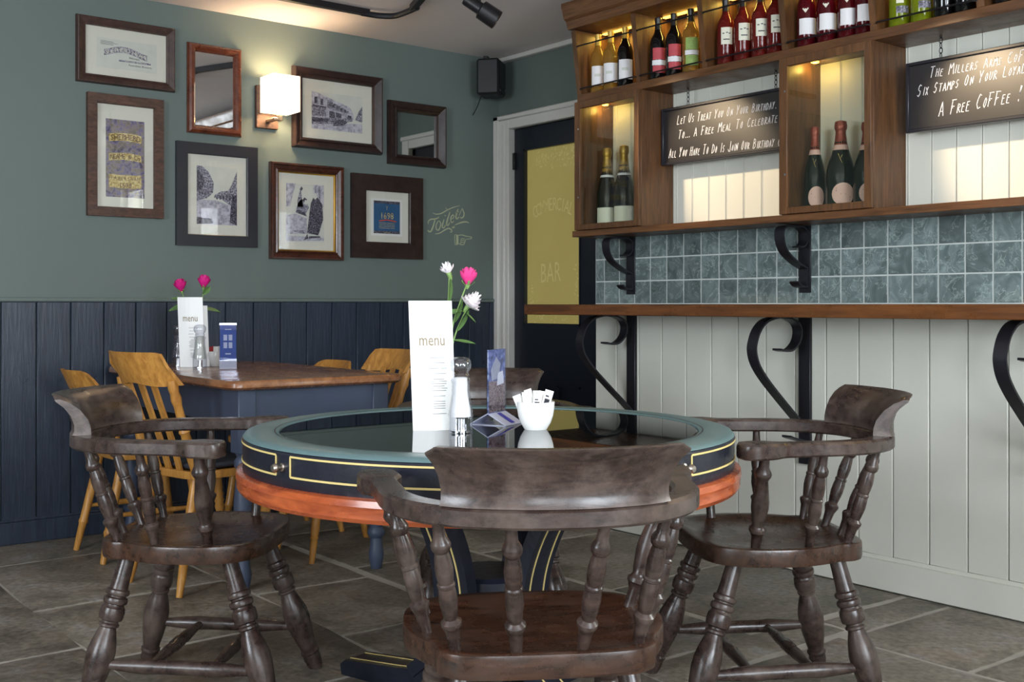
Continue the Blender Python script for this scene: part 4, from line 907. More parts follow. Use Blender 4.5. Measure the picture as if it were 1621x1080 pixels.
XST = [(.009, 0), (.012, .15), (.0165, .34), (.0145, .42), (.0175, .44), (.0175, .5), (.0175, .56), (.0145, .58), (.0165, .66), (.012, .85), (.009, 1)]
def seat_mesh(out, top, th, dish, mat, cy=0):
    P = crom([(x, y, 0) for x, y in out], 4, True); b = B(); n = len(P)
    def ring(s, z, dz=0): return [b.bm.verts.new((p.x * s, cy + (p.y - cy) * s, z)) for p in P]
    spec = [(.94, top - th), (.992, top - th + .003), (1, top - th + .010), (1, top - .007), (.995, top - .0015), (.975, top), (.90, top - .001), (.80, top - dish * .45), (.6, top - dish * .95), (.35, top - dish), (.12, top - dish * .9)]
    rs = [ring(*s) for s in spec]
    for A, C in zip(rs, rs[1:]):
        for i in range(n): b.bm.faces.new((A[i], A[(i + 1) % n], C[(i + 1) % n], C[i]))
    b.bm.faces.new(rs[0][::-1]); b.bm.faces.new(rs[-1])
    return b.mesh('seat', mat, 50)
SEAT = [(0, -.222), (.10, -.220), (.165, -.208), (.200, -.175), (.206, -.135), (.228, -.095), (.252, -.03), (.258, .05), (.245, .13), (.20, .195), (.11, .222), (0, .226)]
SEAT = SEAT + [(-x, y) for x, y in SEAT[-2:0:-1]]
BOW = [(-.316, .170), (-.3155, .166), (-.3145, .160), (-.312, .148), (-.308, .13), (-.302, .10), (-.286, -.02), (-.272, -.12), (-.232, -.205), (-.16, -.27), (-.07, -.300), (0, -.306)]
BOW = BOW + [(-x, y) for x, y in BOW[-2::-1]]
LEG = [(r * 1.13, t) for r, t in LEG]; STR = [(r * 1.1, t) for r, t in STR]
def captain_meshes(seat_mat, mat):
    P = []
    P.append(('seat', seat_mesh(SEAT, .458, .048, .014, seat_mat), None))
    legs = [((.165, .13, .425), (.225, .275, 0)), ((-.165, .13, .425), (-.225, .275, 0)), ((.150, -.14, .425), (.222, -.235, 0)), ((-.150, -.14, .425), (-.222, -.235, 0))]
    L = []
    for a, c in legs: P.append(('leg', B().lathe(LEG, 16, a, c).mesh('leg', mat), None)); L.append((Vector(a), Vector(c)))
    at = lambda k, t: L[k][0].lerp(L[k][1], t)
    for f, r in ((0, 2), (1, 3)):
        P.append(('side_stretcher', B().lathe(STR, 12, at(f, .70), at(r, .68)).mesh('side_stretcher', mat), None))
    for t in (.30, .68):
        a = at(0, .70).lerp(at(2, .68), t); c = at(1, .70).lerp(at(3, .68), t)
        P.append(('cross_stretcher', B().lathe(XST, 12, a, c).mesh('cross_stretcher', mat), None))
    base = [(.060, -.190), (.168, -.165), (.214, -.045), (.212, .095)]; tops = [(.082, -.292), (.205, -.232), (.280, -.062), (.292, .095)]
    for sx in (1, -1):
        for i, ((bx, by), (tx, ty)) in enumerate(zip(base, tops)):
            P.append(('arm_post' if i == 3 else 'spindle', B().lathe(POST if i == 3 else SPIN, 14, (sx * bx, by, .450), (sx * tx, ty, .705)).mesh('spindle', mat), None))
    raw = crom([(x, y, .717) for x, y in BOW], 10); L_ = [0.0]
    for a_, b_ in zip(raw, raw[1:]): L_.append(L_[-1] + (b_ - a_).length)
    path = []; j = 0; NS = 150
    for i in range(NS + 1):
        s = L_[-1] * i / NS
        while j < len(raw) - 2 and L_[j + 1] < s: j += 1
        path.append(raw[j].lerp(raw[j + 1], min(1, (s - L_[j]) / max(1e-6, L_[j + 1] - L_[j]))))
    dist = [0.0]
    for a_, b_ in zip(path, path[1:]): dist.append(dist[-1] + (b_ - a_).length)
    def sect(u):
        e = min(u, 1 - u) * 2          # 0 at the hands, 1 at the back
        s = dist[int(round(u * (len(path) - 1)))]; s = min(s, dist[-1] - s)
        k = min(1, max(0, (s - .075) / .05)); w = .042 + (.026 - .042) * k * k * (3 - 2 * k)
        if s < .038: w *= max(.30, math.sqrt(1 - (1 - s / .038) ** 2))
        inn = w; h = .018 * (1 + .12 * (1 - k))
        if s < .004: h *= .8
        return [(-inn + .005, -h), (w - .005, -h), (w, -h + .005), (w, h - .006), (w - .007, h), (-inn + .007, h), (-inn, h - .006), (-inn, -h + .005)]
    P.append(('arm_bow', B().sweep(path, sect).mesh('arm_bow', mat), None))
    # crest carried on the back of the bow, flaring out to a lip
    m = len(path); cp = [p + Vector((0, 0, .018)) for p in path if abs(p.x) < .192 and p.y < -.1][::2]
    SECT = [(-.022, 0), (-.021, .02), (-.014, .045), (.006, .074), (.032, .096), (.058, .108), (.070, .107), (.068, .102), (.046, .082), (.030, .058), (.021, .030), (.021, .012), (.026, 0)]
    def cs(u):
        e = min(u, 1 - u); k = 1 - .10 * max(0, 1 - e / .03) ** 2; return [(x, y * k) for x, y in SECT]
    P.append(('crest', B().sweep(cp, cs).mesh('crest', mat), None))
    return P
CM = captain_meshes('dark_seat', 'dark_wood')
def captain(r, q, fr, fq, lab):
    x, y = XY(r, q); fx, fy = XY(fr, fq); t = thing('captain_chair', lab, 'chair', (x, y, 0), math.atan2(-fx, fy), "dark captain's chairs round the card table")
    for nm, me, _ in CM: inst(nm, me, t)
    return t
captain(.70, 3.10, -1, -.09, 'dark captain chair facing the round table from the cream panelled wall side')
captain(-.87, 3.13, 1, -.06, 'dark captain chair at the round table with the slat-back oak chair behind it')
captain(.045, 2.215, -.12, 1, 'dark captain chair seen from behind, its curved back overlapping the round table')
captain(-.08, 3.84, .10, -1, 'dark captain chair on the door side of the round table, mostly hidden behind it')

# ------------------------------------------------------------------ oak kitchen chairs
KLEG = [(.014, 0), (.0175, .12), (.019, .25), (.0165, .28), (.021, .31), (.0165, .34), (.021, .37), (.0165, .40), (.0205, .43), (.017, .47), (.019, .60), (.018, .72), (.0155, .74), (.0195, .755), (.0155, .77), (.015, .85), (.0115, 1)]
KPLAIN = [(.0165, 0), (.019, .3), (.018, .68), (.0205, .70), (.0205, .715), (.017, .73), (.0155, .85), (.0120, 1)]
KPOST = [(.012, 0), (.0145, .15), (.018, .32), (.0145, .42), (.0195, .45), (.0145, .48), (.019, .52), (.015, .58), (.0135, .72), (.018, .80), (.0145, .86), (.0175, .92), (.0135, 1)]
KSEAT = [(0, -.185), (.12, -.182), (.175, -.165), (.19, -.12), (.2, 0), (.208, .12), (.19, .175), (.12, .195), (0, .2)]; KSEAT = KSEAT + [(-x, y) for x, y in KSEAT[-2:0:-1]]
def kitchen_meshes(top, ch, round_, legp, slats=3):
    P = [('seat', seat_mesh(KSEAT, .455, .032, .008, 'oak'), None)]
    legs = [((.15, .14, .43), (.175, .20, 0)), ((-.15, .14, .43), (-.175, .20, 0)), ((.135, -.14, .43), (.175, -.235, 0)), ((-.135, -.14, .43), (-.175, -.235, 0))]
    V = [(Vector(a), Vector(c)) for a, c in legs]
    for i, (a, c) in enumerate(legs): P.append(('leg', B().lathe(KPLAIN if i > 1 else legp, 14, a, c).mesh('leg', 'oak'), None))
    at = lambda k, t: V[k][0].lerp(V[k][1], t)
    for f, r in ((0, 2), (1, 3)): P.append(('side_stretcher', B().lathe([(.008, 0), (.014, .5), (.008, 1)], 10, at(f, .55), at(r, .55)).mesh('side_stretcher', 'oak'), None))
    P.append(('cross_stretcher', B().lathe([(.008, 0), (.014, .5), (.008, 1)], 10, at(0, .55).lerp(at(2, .55), .5), at(1, .55).lerp(at(3, .55), .5)).mesh('cross_stretcher', 'oak'), None))
    zc = top - ch; lean = .30 * (top - .455)
    for sx in (1, -1): P.append(('back_post', B().lathe(KPOST, 12, (sx * .155, -.155, .45), (sx * .178, -.155 - lean * .85, zc + .02)).mesh('back_post', 'oak'), None))
    for k in range(slats):
        f = (k - (slats - 1) / 2) * .082
        P.append(('slat', B().sweep([(f * .9, -.168, .45), (f, -.20, .55), (f * 1.05, -.175 - lean * .85, zc + .01)], [(-.016, -.005), (.016, -.005), (.016, .005), (-.016, .005)], (0, 1, 0)).mesh('slat', 'oak'), None))
    b = B(); nu, nv = 18, 6
    def pt(u, v, side):
        x = (2 * u - 1) * .196; e = abs(2 * u - 1); hi = ch * (1 - round_ * max(0, (e - (.5 if round_ > .5 else .82)) / (.5 if round_ > .5 else .18)) ** 2.4); lo = .006 * cos(e * pi * 1.5)
        z = zc + lo + (hi - lo) * v
        y = -.155 - lean * .85 - .012 + .055 * e * e - .06 * v * ch / .115 - .022 * (1 - e * e)
        return Vector((x, y - side * (.020 - .006 * v), z))
    F = [[b.bm.verts.new(pt(i / nu, j / nv, 0)) for i in range(nu + 1)] for j in range(nv + 1)]; K = [[b.bm.verts.new(pt(i / nu, j / nv, 1)) for i in range(nu + 1)] for j in range(nv + 1)]
    for j in range(nv):
        for i in range(nu):
            b.bm.faces.new((F[j][i], F[j][i + 1], F[j + 1][i + 1], F[j + 1][i])); b.bm.faces.new((K[j][i], K[j + 1][i], K[j + 1][i + 1], K[j][i + 1]))
    for i in range(nu): b.bm.faces.new((F[0][i], K[0][i], K[0][i + 1], F[0][i + 1])); b.bm.faces.new((F[nv][i], F[nv][i + 1], K[nv][i + 1], K[nv][i]))
    for j in range(nv): b.bm.faces.new((F[j][0], F[j + 1][0], K[j + 1][0], K[j][0])); b.bm.faces.new((F[j][nu], K[j][nu], K[j + 1][nu], F[j + 1][nu]))
    P.append(('crest_rail', b.mesh('crest_rail', 'oak'), None))
    return P
KPOST = [(r * 1.15, t) for r, t in KPOST]
KM = kitchen_meshes(.905, .122, .42, KLEG); KL = kitchen_meshes(.805, .10, .62, KPLAIN)
def kitchen(x, y, rz, me_, lab):
    t = thing('kitchen_chair', lab, 'chair', (x, y, 0), rz, 'oak chairs at the wall table')
    for nm, me, _ in me_: inst(nm, me, t)
    return t
sx_, sy_ = XY(-1.20, 4.42)
ka = kitchen(sx_, sy_, math.atan2(-XY(.66, .75)[0], XY(.66, .75)[1]), KM, 'golden oak slat-back chair showing three slats behind a dark captain chair')
B().box(-.17, .17, -.16, .17, .4585, .478, .008).obj('seat_pad', 'chair_pad', ka)
kitchen(1.80, 4.88, -pi / 2, KL, 'low-backed oak chair with rounded back rail, beyond the slat-back oak chair')
KC = kitchen_meshes(.875, .095, .3, KLEG)
kitchen(2.46, 4.34, pi / 2 - .06, KC, 'oak chair with broad back rail, half hidden behind the tall white menu')
kitchen(2.45, 4.86, pi / 2, KL, 'low oak chair behind the wall table, just its rounded back rail showing over the top')

# ------------------------------------------------------------------ wall table
TX0, TX1, TY0, TY1, TZ = 1.75, 2.51, 3.86, 5.22, .797
t = thing('wall_table', 'wooden table with blue-grey painted legs standing against the dark boarded wall', 'table', ((TX0 + TX1) / 2, (TY0 + TY1) / 2, 0))
hx, hy = (TX1 - TX0) / 2, (TY1 - TY0) / 2
cr = .05; poly = []
for sx, sy, a0 in ((1, 1, 0), (-1, 1, 90), (-1, -1, 180), (1, -1, 270)):
    for k in range(5): a = radians(a0 + 22.5 * k); poly.append((sx * (hx - cr) + cr * cos(a), sy * (hy - cr) + cr * sin(a)))
b = B(); rs = [[b.bm.verts.new((x * s, y * (1 - (1 - s) * hx / hy), z)) for x, y in poly] for s, z in ((.97, TZ - .036), (1, TZ - .026), (1, TZ - .010), (.985, TZ - .001), (.97, TZ))]
for A, C in zip(rs, rs[1:]):
    for i in range(20): b.bm.faces.new((A[i], A[(i + 1) % 20], C[(i + 1) % 20], C[i]))
b.bm.faces.new(rs[0][::-1]); b.bm.faces.new(rs[-1]); b.obj('tabletop', 'table_wood', t)
b = B(); i_ = .06
b.box(-hx + .10, hx - .10, -hy + i_, -hy + i_ + .02, .625, .760).box(-hx + .10, hx - .10, hy - i_ - .02, hy - i_, .625, .760).box(-hx + i_, -hx + i_ + .02, -hy + .10, hy - .10, .625, .760).box(hx - i_ - .02, hx - i_, -hy + .10, hy - .10, .625, .760)
b.obj('apron', 'navy_table', t)
TL = [(.030, .52), (.024, .505), (.034, .49), (.034, .47), (.024, .455), (.030, .40), (.036, .33), (.033, .22), (.026, .17), (.036, .155), (.036, .14), (.024, .125), (.026, .09), (.032, .06), (.026, .02), (.022, 0)]
for sx in (1, -1):
    for sy in (1, -1):
        x, y = sx * (hx - i_ - .028), sy * (hy - i_ - .028)
        B().box(x - .036, x + .036, y - .036, y + .036, .52, .760, .003).lathe([(r, z) for r, z in TL[::-1]], 16, (x, y, 0)).obj('leg', 'navy_table', t)

# ------------------------------------------------------------------ round card table
RZ = math.atan2(-.6215, .7834)
cx, cy = XY(-.06, 3.0)
t = thing('round_table', 'large round table with green leather rim, dark glass centre and black gold-lined drum', 'table', (cx, cy, 0), RZ)
HT = .755
B().lathe([(.548, HT - .012), (.552, HT - .002), (.556, HT), (.62, HT), (.636, HT - .003), (.642, HT - .010)], 96, cap=False).obj('leather_rim', 'leather_green', t)
B().lathe([(.560, HT + .0004), (.5635, HT + .0004)], 96, cap=False).lathe([(.6415, HT - .012), (.6445, HT - .016), (.6435, HT - .022)], 96, cap=False).obj('rim_line', 'leather_black', t)
B().lathe([(.0, HT - .012), (.549, HT - .012), (.549, HT - .004), (.546, HT - .003), (0, HT - .003)], 96, cap=False).obj('glass_centre', 'table_glass', t, ang=3)
B().lathe([(.3, .66), (.640, .657), (.6425, .662), (.6425, HT - .014), (.638, HT - .01)], 96, cap=False).obj('drum', 'leather_black', t, ang=30)
B().lathe([(.3, .645), (.60, .640), (.636, .612), (.650, .610), (.657, .620), (.6575, .640), (.660, .646), (.658, .660), (.648, .664), (.640, .664)], 96, cap=False).obj('rim_moulding', 'orange_wood', t, ang=30)
KN = [44.3, 134.3, 224.3, 314.3]
for a0 in KN:
    a, c = radians(a0 + 2.6), radians(a0 + 90 - 2.6); n = 60; R = .6437; b = B()
    lo, hi, wd = .690, .736, .0022
    sec = lambda: [(-.0008, -wd), (.0010, -wd), (.0010, wd), (-.0008, wd)]
    for z in (lo, hi): b.sweep([(R * cos(a + (c - a) * i / n), R * sin(a + (c - a) * i / n), z) for i in range(n + 1)], sec())
    for an in (a, c):
        b.sweep([(R * cos(an), R * sin(an), lo), (R * cos(an), R * sin(an), hi)], [(-wd, -.0008), (wd, -.0008), (wd, .001), (-wd, .001)], (cos(an), sin(an), 0))
    b.obj('gold_line', 'gold_line', t)
    an = radians(a0); p = Vector((.641 * cos(an), .641 * sin(an), .710)); d = Vector((cos(an), sin(an), 0))
    B().lathe([(.010, 0), (.010, .006), (.006, .008), (.006, .014), (.0095, .018), (.0105, .024), (.007, .031), (0, .032)], 14, p, p + d).obj('knob', 'brushed', t)
B().lathe([(.0, .50), (.12, .50), (.13, .52), (.10, .60), (.30, .635), (.30, .645)], 32, cap=False).lathe([(0, .30), (.105, .30), (.115, .31), (.115, .36), (.105, .37), (0, .37)], 32, cap=False).obj('hub', 'leather_black', t)
B().lathe([(.1158, .315), (.1158, .320)], 32, cap=False).obj('gold_line', 'gold_line', t)
FA = math.atan2(.32, -.414)
for k in range(4):
    an = FA + k * pi / 2; d = Vector((cos(an), sin(an), 0)); s = Vector((-sin(an), cos(an), 0))
    prof = crom([(.27, 0, .64), (.235, 0, .58), (.175, 0, .47), (.140, 0, .36), (.135, 0, .24), (.17, 0, .13), (.24, 0, .065)], 5)
    pts = [d * p.x + Vector((0, 0, p.z)) for p in prof]
    g = B().sweep(pts, [(-.055, -.018), (.055, -.018), (.055, .018), (-.055, .018)], (d.x, d.y, .35)).obj('pedestal_leg', 'leather_black', t)
    b = B()
    for o_ in (-.030, .030): b.sweep([p + s * o_ + d * .0005 for p in pts], [(-.002, .0165), (.002, .0165), (.002, .0195), (-.002, .0195)], (d.x, d.y, .35))
    b.obj('gold_line', 'gold_line', g)
    def F(u, v, z): return d * u + s * v + Vector((0, 0, z))
    b = B(); ys = (-.050, .050); vs = []
    for (u, z) in ((.12, 0.0), (.515, 0.0), (.52, .03), (.50, .045), (.30, .062), (.12, .085)): vs.append([b.bm.verts.new(F(u, y, z)) for y in ys])
    for i in range(6): b.bm.faces.new((vs[i][0], vs[i][1], vs[(i + 1) % 6][1], vs[(i + 1) % 6][0]))
    b.bm.faces.new([v[0] for v in vs]); b.bm.faces.new([v[1] for v in vs][::-1])
    f = b.obj('foot', 'leather_black', t, ang=20)
    b = B()
    for o_ in (-.030, .030):
        b.sweep([F(.15, o_, .081 + .0015), F(.30, o_, .0625 + .001), F(.497, o_, .0460 + .001)], [(-.002, -.0006), (.002, -.0006), (.002, .0010), (-.002, .0010)])
    b.obj('gold_line', 'gold_line', f)

# ------------------------------------------------------------------ things on the round table
def on_table(r, q): x, y = XY(r, q); return x, y
HTG = HT - .003 + .0002
def menu(loc, rz, lab, W, H, grp, lines=True, open_=28, lean=.0):
    t = thing('menu_card', lab, 'menu', loc, rz, grp)
    A = lambda u, v, d: Vector((u, -.0 - d + .012 * (v / H) * 0 + lean * v, v))
    th = .0008
    b = B(); n = 6
    for i in range(n):      # gently bowed front leaf, left edge is the fold's free side
        f = lambda k: .008 * sin(pi * k / n)
        u0, u1 = -W / 2 + W * i / n, -W / 2 + W * (i + 1) / n
        b.prism([(0, 0), (1, 0), (1, H), (0, H)], lambda u, v, d, u0=u0, u1=u1, i=i: Vector(((u0 if u == 0 else u1) - .035 * v * 0 - .012 * v / H, f(i + u) * -1 - d + lean * v, v)), 0, th)
    fr = b.obj('front_leaf', 'white_card', t)
    b = B(); a = radians(open_)
    b.prism([(0, 0), (W * .97, 0), (W * .97, H * .88), (0, H * .88)], lambda u, v, d: Vector((-W / 2 + .004 + u * cos(a) * 1.14 - .012 * v / H, u * sin(a) + d + .002 + lean * v, v)), 0, th)
    b.obj('rear_leaf', 'white_card', t)
    fn = lambda u, v, d: Vector((u - .012 * v / H, -.0088 * sin(pi * (u / W + .5)) - .0012 - d + lean * v, v))
    b = B(); text_mesh(b, 'menu', .034, lambda u, v, d: fn(u * .92, H * .655 + v * 1.3, d), .0003); b.obj('lettering', 'menu_gold', fr)
    b = B(); rr = random.Random(5); z = H * .56
    while z > H * .12:
        w = rr.uniform(.25, .42) * W; u = W * .12
        b.prism([(u - w / 2, z), (u + w / 2, z), (u + w / 2, z + .0016), (u - w / 2, z + .0016)], fn, 0, .0003); z -= rr.choice((.006, .006, .014))
    b.obj('small_print', 'ink_faint', fr)
    return t
x, y = on_table(-.2015, 2.925)
menu((x, y, HTG), RZ + radians(14), 'tall white menu card standing on the round table', .114, .337, 'standing menus')
def mill(loc, lab, grp, core):
    t = thing('pepper_mill', lab, 'mill', loc, 0, grp)
    out = [(.031, .0), (.031, .036), (.0315, .040), (.0325, .046), (.031, .052), (.0315, .056), (.029, .062), (.0235, .10), (.0225, .125), (.0255, .133), (.023, .139), (.019, .142), (.022, .147), (.0185, .152), (.025, .162), (.0275, .172), (.026, .183), (.019, .191), (.008, .194), (0, .194)]
    B().lathe(out, 20).obj('acrylic_body', 'mill_acrylic', t)
    B().lathe([(.0, .040), (.026, .041), (.025, .060), (.018, .10), (.017, .14), (.013, .142), (0, .142)], 16).obj('filling', core, t)
    B().lathe([(.012, .002), (.012, .036)], 12).lathe([(.026, .002), (.026, .006)], 16).obj('steel_core', 'steel', t)
    return t
x, y = on_table(-.131, 2.868); mill((x, y, HTG), 'clear acrylic salt mill beside the white menu on the round table', 'clear mills', 'white_card')
def holder(loc, rz, lab, grp, photo, W=.10, H=.205):
    t = thing('card_holder', lab, 'sign holder', loc, rz, grp)
    # local: face looks along -y, feet spread along y
    B().box(-W / 2, W / 2, -.0042, -.0022, .03, H).box(-W / 2, W / 2, .0022, .0042, .03, H).box(-W / 2, W / 2, -.0042, .0042, .026, .03).obj('acrylic_pocket', 'acrylic', t)
    b = B()
    for s in (1, -1):
        b.prism([(0, .030), (.055, 0), (.055, .003), (.0, .0335)], lambda u, v, d, s=s: Vector((d, s * (u + .0), v)), -W / 2, W / 2)
    b.prism([(-.055, 0), (.055, 0), (.055, .002), (-.055, .002)], lambda u, v, d: Vector((d, u, v)), -W / 2, W / 2)
    b.obj('base', 'acrylic_edge', t)
    c = B().box(-W / 2 + .002, W / 2 - .002, -.0018, .0018, .031, H - .001).obj('card', photo, t)
    return t, c
x, y = on_table(-.043, 3.08)
t, c = holder((x, y, HTG), RZ + radians(63), 'clear acrylic holder with a food photo card, between the salt mill and sugar bowl', 'acrylic card holders', 'card_photo')
B().box(-.047, .047, -.0021, -.0018, .034, .118).obj('food_picture', 'food_photo', c)
B().prism([(-.03, .12), (.01, .125), (.02, .165), (-.005, .185), (-.035, .15)], lambda u, v, d: Vector((u, -.0018 - d, v)), 0, .0004).prism([(.0, .105), (.04, .11), (.035, .145), (.005, .14)], lambda u, v, d: Vector((u, -.0020 - d, v)), 0, .0004).obj('white_dishes', 'paper', c)
B().prism([(.008, .0290), (.052, .0050), (.052, .0056), (.008, .0296)], lambda u, v, d: Vector((d, -u, v + .001)), -.010, .010).obj('blue_stripe', 'packet_blue', c)
def bowl(loc, lab, grp, R=.050, H=.073):
    t = thing('sugar_bowl', lab, 'bowl', loc, 0, grp)
    B().lathe([(0, .002), (.026, .001), (.029, .0), (.031, .003), (.040, .018), (.046, .036), (.049, .055), (R, H), (R - .003, H), (.046, .055), (.042, .034), (.034, .016), (0, .008)], 32).obj('bowl_body', 'china', t)
    return t
def packet(base, r, h, w, a, tilt, mat, lab, grp, ink=False):
    t = thing('sugar_packet', lab, 'packet', base, a, grp); t.rotation_euler = (tilt[0], tilt[1], a)
    B().prism([(-w / 2, 0), (w / 2, 0), (w / 2, h), (-w / 2, h)], lambda u, v, d: Vector((u, d, v)), -.0014, .0014).prism([(-w / 2, h), (w / 2, h), (w / 2, h + .005), (-w / 2, h + .005)], lambda u, v, d: Vector((u, d, v)), -.0005, .0005).obj('wrapper', mat, t)
    if ink: B().prism([(-w * .3, h * .5), (w * .3, h * .5), (w * .3, h * .72), (-w * .3, h * .72)], lambda u, v, d: Vector((u, -.0016 - d, v)), 0, .0003).prism([(-w * .3, h * .8), (w * .1, h * .8), (w * .1, h * .86), (-w * .3, h * .86)], lambda u, v, d: Vector((u, -.0016 - d, v)), 0, .0003).obj('print', 'ink', t)
x, y = on_table(.062, 2.945); bowl((x, y, HTG), 'white china bowl of sugar packets on the round table', 'white sugar bowls')
rr = random.Random(21)
PL = ['leaning out furthest towards the card holder', 'second from the card holder side at the front', 'at the rear behind the front pair', 'upright at the front centre with dark print', 'behind the printed packet in the centre', 'printed and leaning towards the panelled wall', 'turned sideways at the rear by the card holder', 'rearmost in the middle']
PK = [(-.030, .004, -.35, .2), (-.018, -.012, -.12, .0), (-.008, .010, -.25, .5), (.002, -.014, .05, -.1), (.012, .006, .1, .3), (.018, -.010, .28, -.1), (-.024, .016, -.3, .7), (.004, .020, .0, .2)]
for k, (a, c, ty, az) in enumerate(PK):
    px_, py_ = XY(.062 + a, 2.945 + c)
    packet((px_, py_, HTG + .036), 0, .052 + .007 * (k % 3), .022, RZ + az, (rr.uniform(-.2, .2), ty, 0), 'white_card', 'white sugar packet in the bowl, ' + PL[k], 'sugar packets on the round table', ink=k in (3, 5))
# flowers
def petal_ring(b, c, ax, n, r0, h, spread, wd, tw=0, ruf=0):
    q = ax.to_track_quat('Z', 'Y')
    for i in range(n):
        a = 2 * pi * i / n + tw
        def f(u, v):
            ang = a + (u - .5) * wd * (1 - .35 * v * v); rad = r0 + (spread - r0) * sin(v * pi / 2) ** 1.3 + .002 * sin(u * pi) * v
            z = h * v * (1 - .10 * (2 * u - 1) ** 4 * v) + (ruf * sin(u * 19 + i * 3) * v * v)
            return c + q @ Vector((rad * cos(ang), rad * sin(ang), z))
        b.grid(f, 5, 4)
def flower(kind, base, pts, head, ax, lab, cat, grp, mat, leaves, size=1.0):
    t = thing(kind, lab, cat, base, 0, grp); o = Vector(base)
    P = crom([Vector(p) - o for p in pts], 5)
    B().tube(P, lambda u: .0028 - .0010 * u, 6, (1, .2, .1)).obj('stem', 'stem', t)
    c = Vector(head) - o; ax = Vector(ax).normalized(); b = B()
    if kind == 'rose':
        petal_ring(b, c, ax, 4, .001, .040 * size, .004 * size, 2.2, 0, .002); petal_ring(b, c, ax, 5, .002, .040 * size, .009 * size, 1.8, .5, .002)
        petal_ring(b, c, ax, 6, .004, .037 * size, .014 * size, 1.5, .9, .002); petal_ring(b, c - ax * .001, ax, 6, .004, .031 * size, .019 * size, 1.4, .3, .002)
    elif kind == 'carnation':
        for j in range(5): petal_ring(b, c + ax * .002 * j, ax, 7 if j < 3 else 5, .002, (.010 + .005 * j) * size, (.022 - .004 * j) * size, 1.3, j * .45, .0022)
    else:
        for j in range(3): petal_ring(b, c + ax * .002 * j, ax, 5, .002, (.016 + .003 * j) * size, (.014 - .004 * j) * size, 1.4, j * .6, .0018)
    b.obj('bloom', mat, t, ang=80)
    q = ax.to_track_quat('Z', 'Y')
    b = B().lathe([(.0022, -.018), (.0058, -.010), (.0068, -.002), (.0075, .004), (.004, .006)] if kind != 'rose' else [(.0022, -.010), (.006, -.004), (.0075, .002), (.003, .004)], 10, c, c + ax, cap=False)
    if kind == 'rose': petal_ring(b, c - ax * .002, ax, 5, .006, .014, .018, .5, .2)
    b.obj('calyx', 'stem', t, ang=80)
    for (tp, dr, ln, wd) in leaves:
        p0 = P[int(tp * (len(P) - 1))]; d = Vector(dr).normalized(); s = d.cross(Vector((.5, -.6, .5))).normalized(); nn = s.cross(d)
        f = lambda u, v: p0 + d * (ln * v) + s * ((u - .5) * wd * sin(pi * min(1, v * .95 + .05)) ** .8) + nn * (.12 * ln * v * v * -1 + .25 * abs(u - .5) * wd)
        B().grid(f, 4, 7).obj('leaf', 'leaf', t, ang=80)
def cam3(px, py, q): r = (px - 810.5) / FOC * q; x, y = XY(r, q); return (x, y, EYE + (482 - py) / FOC * q)
def vase(loc, lab, grp):
    t = thing('bud_vase', lab, 'vase', loc, 0, grp)
    B().lathe([(0, .001), (.026, 0), (.028, .006), (.024, .03), (.013, .07), (.010, .10), (.013, .115), (.0115, .115), (.0085, .10), (.0115, .07), (.022, .03), (.024, .01), (0, .008)], 24).obj('glass_body', 'clear_glass', t)
qv = 3.06; rv = (704 - 810.5) / FOC * qv; vx, vy = XY(rv, qv)
vase((vx, vy, HTG), 'small glass bud vase hidden behind the menu on the round table', 'glass bud vases')
FG = 'flowers in the vase on the round table'
o = (vx, vy, HTG + .02)
flower('rose', o, [o, cam3(706, 600, qv), cam3(716, 520, qv), cam3(728, 480, qv), cam3(739, 450, qv)], cam3(740, 452, qv), (.12, .0, 1), 'pink rosebud in the vase on the round table', 'flower', FG, 'rose_hot', [(.55, (.3, -.3, .8), .06, .034)], 1.22)
flower('carnation_bud', o, [o, cam3(703, 600, qv), cam3(706, 520, qv), cam3(710, 470, qv), cam3(711, 440, qv)], cam3(711, 434, qv), (-.35, .1, .9), 'white carnation bud, tallest flower on the round table', 'flower', FG, 'petal_white', [(.72, (.1, -.2, 1), .062, .036), (.62, (.7, -.5, .2), .045, .026)], 1.35)
flower('carnation', o, [o, cam3(707, 610, qv), cam3(718, 540, qv), cam3(731, 505, qv), cam3(738, 492, qv)], cam3(740, 486, qv), (.45, -.45, .75), 'open white carnation, lowest flower on the round table', 'flower', FG, 'petal_white', [(.6, (.3, -.3, .6), .062, .034), (.50, (.75, -.6, -.05), .06, .026), (.9, (.5, -.4, -.5), .04, .018)], 1.35)

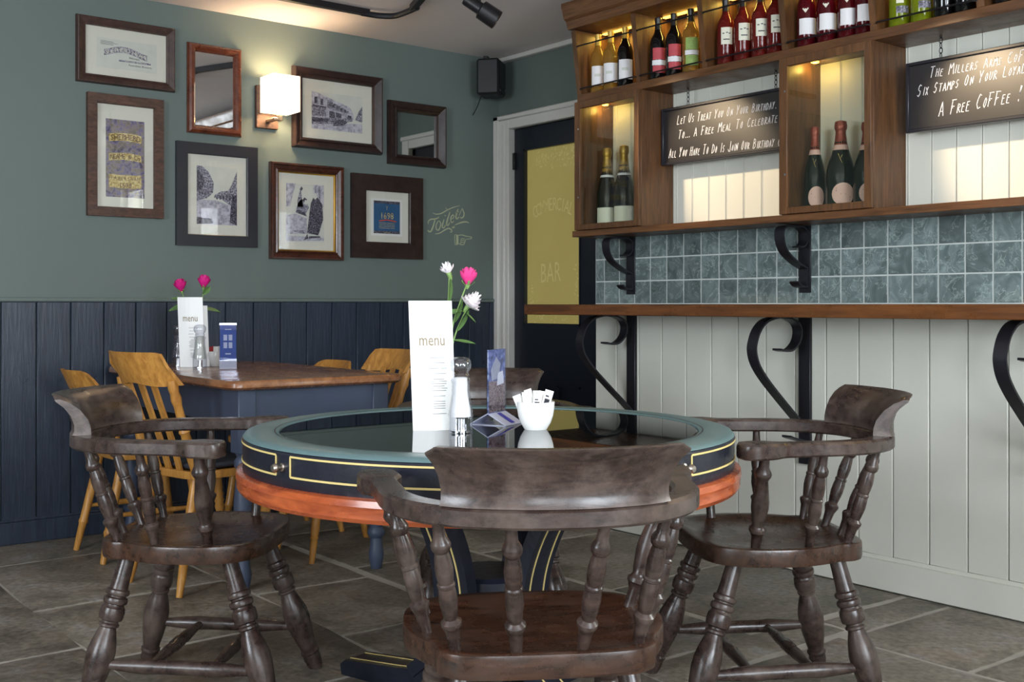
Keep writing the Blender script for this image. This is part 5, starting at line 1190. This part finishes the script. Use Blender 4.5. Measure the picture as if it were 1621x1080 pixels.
# ------------------------------------------------------------------ things on the wall table
TZ0 = TZ + .0003
x, y = XY(-1.440, 5.06); menu((x, y, TZ0), RZ + radians(-4), 'white menu card standing on the wall table under two pink roses', .116, .315, 'standing menus')
x, y = XY(-1.385, 4.98); mill((x, y, TZ0), 'clear mill in front of the menu on the wall table', 'clear mills', 'print_pale')
x, y = XY(-1.52, 5.12); mill((x, y, TZ0), 'clear mill peeping out behind the menu on the wall table', 'clear mills', 'print_dark')
x, y = XY(-1.360, 5.15); bowl((x, y, TZ0), 'white china bowl of red packets on the wall table', 'white sugar bowls', .045, .068)
for k, (a, c, ty, az) in enumerate([(-.025, 0, -.4, .2), (-.012, .01, -.2, .5), (.004, -.01, .0, 0), (.012, .01, .2, .2), (.022, 0, .4, .1)]):
    p_, q_ = XY(-1.360 + a, 5.15 + c)
    packet((p_, q_, TZ0 + .04), 0, .045, .022, RZ + az, (0, ty, 0), 'packet_red' if k in (0, 1) else 'white_card', ['red packet in the wall table bowl, nearest the menu', 'red packet in the wall table bowl, second from the menu', 'white packet in the wall table bowl, next to the red ones', 'white packet in the wall table bowl, second from the red ones', 'white packet in the wall table bowl, nearest the blue card'][k], ('red' if k in (0, 1) else 'white') + ' packets on the wall table')
x, y = XY(-1.262, 4.99); t, c = holder((x, y, TZ0), RZ + radians(14), 'blue card in a clear acrylic holder on the wall table', 'acrylic card holders', 'card_blue', .074, .20)
b = B()
for i in (0, 1):
    for j in (0, 1): b.box(-.020 + .022 * i, -.004 + .022 * i, -.0022, -.0018, .088 + .034 * j, .114 + .034 * j)
b.box(-.012, .012, -.0022, -.0018, .060, .066).box(-.014, .014, -.0022, -.0018, .170, .173)
b.obj('white_print', 'paper', c)
qv = 5.13; vx, vy = XY((305 - 810.5) / FOC * qv, qv)
vase((vx, vy, TZ0), 'small glass bud vase hidden behind the menu on the wall table', 'glass bud vases')
o = (vx, vy, TZ0 + .02); FG = 'roses in the vase on the wall table'
flower('rose', o, [o, cam3(303, 540, qv), cam3(299, 500, qv), cam3(292, 475, qv), cam3(288, 462, qv)], cam3(288, 462, qv), (-.25, 0, 1), 'shorter bright pink rose over the wall table menu', 'flower', FG, 'rose_pink', [(.66, (-.75, .55, -.25), .085, .045), (.75, (-.6, .3, .1), .06, .035)], 1.5)
flower('rose', o, [o, cam3(307, 540, qv), cam3(315, 500, qv), cam3(320, 475, qv), cam3(322, 456, qv)], cam3(322, 456, qv), (.1, 0, 1), 'taller bright pink rose over the wall table menu', 'flower', FG, 'rose_pink', [(.62, (.75, -.55, -.1), .09, .045), (.85, (.4, -.3, .5), .05, .03)], 1.5)
